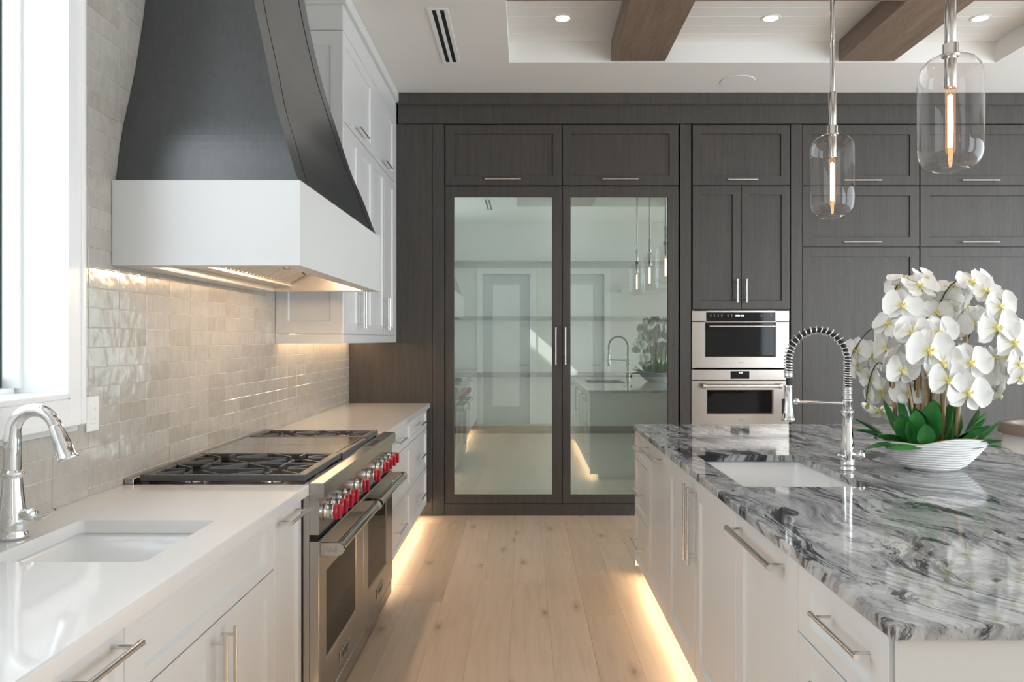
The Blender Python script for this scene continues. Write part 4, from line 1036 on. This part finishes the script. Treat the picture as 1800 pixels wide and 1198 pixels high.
spikes = [[(1.545, 2.99, 1.01), (1.53, 3.02, 1.35), (1.50, 3.05, 1.62), (1.40, 3.12, 1.50), (1.34, 3.14, 1.34)],
          [(1.56, 3.04, 1.02), (1.57, 3.06, 1.5), (1.58, 3.05, 1.78), (1.47, 3.04, 1.70), (1.44, 3.0, 1.52)],
          [(1.60, 3.05, 1.02), (1.62, 3.07, 1.45), (1.66, 3.06, 1.78), (1.80, 3.05, 1.74), (1.86, 3.0, 1.50)],
          [(1.725, 3.05, 1.02), (1.75, 3.06, 1.45), (1.80, 3.06, 1.66), (1.97, 3.04, 1.58), (1.97, 3.0, 1.30)],
          [(1.62, 3.02, 1.02), (1.62, 3.03, 1.40), (1.63, 3.02, 1.62), (1.56, 2.98, 1.56), (1.55, 2.96, 1.36)],
          [(1.50, 3.06, 1.02), (1.48, 3.06, 1.28), (1.45, 3.05, 1.42), (1.42, 3.12, 1.36), (1.41, 3.14, 1.17)],
          [(1.645, 3.0, 1.02), (1.65, 3.02, 1.30), (1.70, 3.02, 1.46), (1.84, 3.02, 1.40), (1.87, 3.0, 1.22)],
          [(1.61, 3.01, 1.02), (1.60, 3.02, 1.30), (1.62, 3.0, 1.42), (1.66, 2.97, 1.40), (1.68, 2.95, 1.22)]]
spl = []
for sp_ in spikes:
    pts = bez(sp_); spl += pts
    part('flower_spike', MB().tube(pts, [.0034-.0016*i/len(pts) for i in range(len(pts))], 7), 'stem', orc)
pd = MB()
for p, q in fpos:
    back_ = p+(q @ Vector((0, .012, 0)))
    n_ = min(spl, key=lambda v: (v-back_).length if v.z > 1.1 else 9)
    if (n_-back_).length < .16:
        md = back_.lerp(n_, .5)+Vector((0, .01, .012)); pd.tube([p+(q @ Vector((0, .003, 0))), back_, md, n_], .0013, 5)
part('flower_stalks', pd, 'bud', orc)
for p in ((1.548, 3.06, 1.37), (1.37, 3.13, 1.325), (1.963, 2.99, 1.29), (1.415, 3.135, 1.155), (1.872, 2.99, 1.205)):
    part('bud', MB().lathe([(0, -.014), (.006, -.010), (.009, -.001), (.006, .008), (0, .014)], p, 10, (.2, -.2, 1)), 'bud', orc)
# strap leaves
def leaf(base, az, ln, wd, el0, el1, tw=0):
    """az: heading in plan (deg, 0 = +x), el0/el1: elevation at base and tip"""
    mb = MB(); n, m = 12, 7; p = Vector(base); vs = []; h = Vector((math.cos(math.radians(az)), math.sin(math.radians(az)), 0)); side = Vector((-h.y, h.x, 0))
    for i in range(n):
        t = i/(n-1); el = math.radians(el0+(el1-el0)*t); d = h*math.cos(el)+Vector((0, 0, math.sin(el))); nrm = d.cross(side); 
        a = math.radians(tw); sd = side*math.cos(a)+nrm*math.sin(a); nn = -side*math.sin(a)+nrm*math.cos(a)
        wv = wd*(math.sin(math.pi*min(1, .12+.88*t))**.6)*(.55+.45*min(1, t*2.5)) if t < 1 else .001
        for j in range(m):
            s = (j/(m-1))*2-1; vs.append(p+sd*s*wv-nn*abs(s)**1.3*wv*.38)
        p = p+d*ln/(n-1)
    k = len(vs); off = [v+Vector((0, 0, -.0016)) for v in vs]
    f1 = [(i*m+j, i*m+j+1, (i+1)*m+j+1, (i+1)*m+j) for i in range(n-1) for j in range(m-1)]
    mb.add(vs+off, f1+[tuple(reversed([q+k for q in f])) for f in f1], True)
    part('leaf', mb, 'leaf', orc, recalc=False)
LF = [((1.590, 2.985, 1.010), 262, .150, .031, 86, 62, -25), ((1.590, 2.98, 1.012), 200, .140, .024, 80, 40, 20), ((1.640, 2.985, 1.012), 300, .115, .026, 80, 66, 25), ((1.650, 2.975, 1.012), 338, .135, .034, 48, 10, -28),
      ((1.690, 2.985, 1.014), 330, .120, .032, 62, 30, -15), ((1.715, 3.0, 1.014), 350, .125, .030, 66, 40, -35), ((1.735, 3.02, 1.014), 20, .13, .026, 70, 40, -30), ((1.705, 3.03, 1.014), 60, .14, .026, 80, 60, 0),
      ((1.530, 2.985, 1.012), 250, .120, .028, 84, 56, 10), ((1.520, 3.0, 1.012), 215, .115, .028, 78, 40, 18), ((1.545, 3.02, 1.012), 120, .160, .030, 84, 64, 0), ((1.515, 3.03, 1.014), 150, .15, .030, 80, 50, 25),
      ((1.500, 2.99, 1.012), 196, .120, .026, 50, -20, 20), ((1.490, 3.02, 1.012), 165, .145, .022, 42, -12, 10), ((1.480, 3.0, 1.014), 196, .130, .022, 20, -30, 6), ((1.470, 3.05, 1.016), 165, .13, .020, 55, 10, 10),
      ((1.560, 2.955, 1.018), 188, .13, .022, 10, -16, -10), ((1.755, 3.0, 1.02), 355, .10, .016, 28, -22, 0), ((1.77, 3.0, 1.02), 15, .12, .012, 40, 24, 0), ((1.80, 2.99, 1.015), 350, .085, .010, 8, -30, 0), ((1.61, 3.06, 1.012), 90, .15, .030, 80, 50, 0),
      ((1.565, 2.965, 1.012), 240, .085, .024, 70, 50, 15), ((1.66, 3.04, 1.012), 70, .13, .026, 82, 66, 10), ((1.745, 2.985, 1.016), 335, .09, .020, 30, -8, -20)]
for b_, az, ln, wd, e0, e1, tw in LF: leaf(b_, az, ln*1.3, wd*1.4, e0, e1, tw)

# ------------------------------------------------------------------ pendants over the island
PXC = 1.58
def pendant(y, label):
    t = thing('pendant_light', label, 'pendant light', (PXC, y, 2.06), 'glass pendants over the island')
    z0 = 2.06; mb = MB()
    prof = [(.060, .000), (.075, .004), (.090, .014), (.102, .030), (.109, .055), (.111, .09), (.1115, .20), (.111, .32), (.108, .352), (.098, .380), (.080, .402), (.056, .415), (.026, .421)]
    inn = [(max(.02, r-.003), z+(.002 if 0 < i < 12 else 0)) for i, (r, z) in enumerate(prof)]
    mb.lathe(prof, (PXC, y, z0), 40)
    sh = part('shade', mb, 'shade', t)
    part('shade_lip', MB().lathe([(.060, .000), (.062, -.003), (.059, -.006), (.056, -.003), (.057, .001), (.060, .000)], (PXC, y, z0), 40), 'shade', sh)
    part('cap', MB().lathe([(0, .417), (.030, .417), (.031, .421), (.0265, .424), (.0265, .462), (.020, .466)], (PXC, y, z0), 28), 'chrome', t)
    part('sleeve', MB().lathe([(.0185, .464), (.0195, .468), (.0195, .632), (.0165, .636), (.011, .637)], (PXC, y, z0), 28), 'nickel', t)
    part('rod', MB().cyl((PXC, y, z0+.634), (PXC, y, ZT-.02), .0115, 16), 'chrome', t)
    part('ceiling_canopy', MB().lathe([(.012, ZT-.035), (.058, ZT-.024), (.062, ZT-.018), (.062, ZT-.0005)], (PXC, y, 0), 28), 'chrome', t)
    part('lamp_holder', MB().lathe([(0, .30), (.0195, .30), (.0205, .304), (.0205, .412), (.018, .416)], (PXC, y, z0), 24), 'nickel', t)
    bu = part('bulb', MB().lathe([(.013, .299), (.0165, .290), (.0175, .28), (.0175, .075), (.014, .062), (.006, .052), (.004, .030), (0, .026)], (PXC, y, z0), 24), 'bulb', t)
    part('filament', MB().lathe([(0, .278), (.0085, .270), (.0092, .16), (.0085, .082), (0, .078)], (PXC, y, z0), 12), 'filament', bu)
for y, lb in ((3.90, 'clear glass pendant light with glowing tube bulb, nearer the pantry'), (2.82, 'clear glass pendant light above the orchid, the larger looking one'), (1.74, 'clear glass pendant light nearest the camera, seen only mirrored in the pantry glass')):
    pendant(y, lb)

# ------------------------------------------------------------------ ceiling fittings
def downlight(x, y, label):
    t = thing('downlight', label, 'ceiling light', (x, y, ZT), 'recessed lights in the ceiling tray')
    part('trim_ring', MB().lathe([(.046, -.001), (.048, -.005), (.062, -.004), (.066, -.0005)], (x, y, ZT), 32, smooth=False), 'ceiling', t)
    part('lens', MB().lathe([(0, -.003), (.047, -.003)], (x, y, ZT), 28), 'downlight', t)
    light('downlight_beam', 'SPOT', (x, y, ZT-.02), 20, (1, .93, .85), spot_size=math.radians(110), spot_blend=.8, shadow_soft_size=.05)
for x, lb in ((.258, 'recessed ceiling light left of the first wood beam'), (1.645, 'recessed ceiling light between the two wood beams'), (3.04, 'recessed ceiling light right of the second wood beam')):
    downlight(x, 5.07, lb)
for x in (.258, 3.04): downlight(x, 3.0, 'added recessed ceiling light overhead out of the frame, over the %s' % ('aisle' if x < 1 else 'far side of the island'))  # unseen lights added to brighten the room
def slot_vent(y0, y1, label):
    t = thing('air_vent', label, 'vent', (-.521, (y0+y1)/2, HC)); x0, x1 = -.584, -.458; b = MB(); z0, z1 = HC-.006, HC-.0003
    for a, c in ((x0, x0+.026), (x0+.052, x0+.074), (x0+.100, x1)): b.box(a, c, y0, y1, z0, z1, .001)
    for a, c in ((x0+.026, x0+.052), (x0+.074, x0+.100)): b.box(a, c, y0, y0+.022, z0, z1).box(a, c, y1-.022, y1, z0, z1)
    part('frame', b, 'trim', t)
    for a, c in ((x0+.026, x0+.052), (x0+.074, x0+.100)): part('slot', MB().box(a, c, y0+.022, y1-.022, HC-.0022, HC-.0004), 'gap', t)
slot_vent(4.57, 5.48, 'white linear air vent with two dark slots in the ceiling')
slot_vent(.70, 1.60, 'white linear air vent overhead, seen only mirrored in the pantry glass')
sp = thing('ceiling_speaker', 'round white flush speaker in the ceiling above the oven cabinet', 'speaker', (1.642, 5.858, HC))
part('grille', MB().lathe([(0, -.004), (.124, -.004), (.125, -.0030), (.127, -.0040), (.134, -.0005)], (1.642, 5.858, HC), 48, smooth=False), 'ceiling', sp)
# ------------------------------------------------------------------ bar stool beyond the island
bs = thing('bar_stool', 'bar stool with ivory seat and taupe back rail beyond the island', 'stool', (2.86, 4.05, 0))
cxs, cys = 2.86, 4.05
def arc(r0, r1, z0, z1, a0, a1, n=18, tilt=.0):
    mb = MB(); rings = []
    for i in range(n+1):
        a = math.radians(a0+(a1-a0)*i/n); c, s = math.cos(a), math.sin(a)
        rings.append([(cxs+(r0)*c, cys+(r0)*s, z0), (cxs+(r1)*c, cys+(r1)*s, z0), (cxs+(r1-tilt)*c, cys+(r1-tilt)*s, z1), (cxs+(r0-tilt)*c, cys+(r0-tilt)*s, z1)])
    return mb.loft(rings, True, (True, True), True)
part('seat', MB().lathe([(0, .68), (.20, .68), (.225, .672), (.235, .655), (.235, .61), (.225, .60), (0, .60)], (cxs, cys, 0), 36), 'cushion', bs)
part('backrest', arc(.238, .285, .60, .925, 20, 340, tilt=.018), 'cushion', bs)
part('back_rail', arc(.236, .292, .926, .978, 25, 335, tilt=.012), 'leather', bs)
part('seat_frame', MB().lathe([(0, .60), (.20, .60), (.20, .575), (0, .575)], (cxs, cys, 0), 32), 'leather', bs)
for a in (45, 135, 225, 315):
    c, s = math.cos(math.radians(a)), math.sin(math.radians(a))
    part('leg', MB().tube([(cxs+.15*c, cys+.15*s, .58), (cxs+.21*c, cys+.21*s, .0)], [.017, .011], 12), 'leather', bs)
part('foot_ring', MB().tube([(cxs+.195*math.cos(k*math.pi/12), cys+.195*math.sin(k*math.pi/12), .2) for k in range(24)], .008, 8, closed=True), 'nickel', bs)
# floating shelf on the wall behind (mirrored in the pantry glass)
tag(part('floating_shelf', MB().box(1.62, 2.4, YN+.001, YN+.24, 2.22, 2.29, .004), 'white', None, at=(2, YN, 2.25)), 'white floating shelf on the near wall, seen only mirrored in the pantry glass', 'shelf')
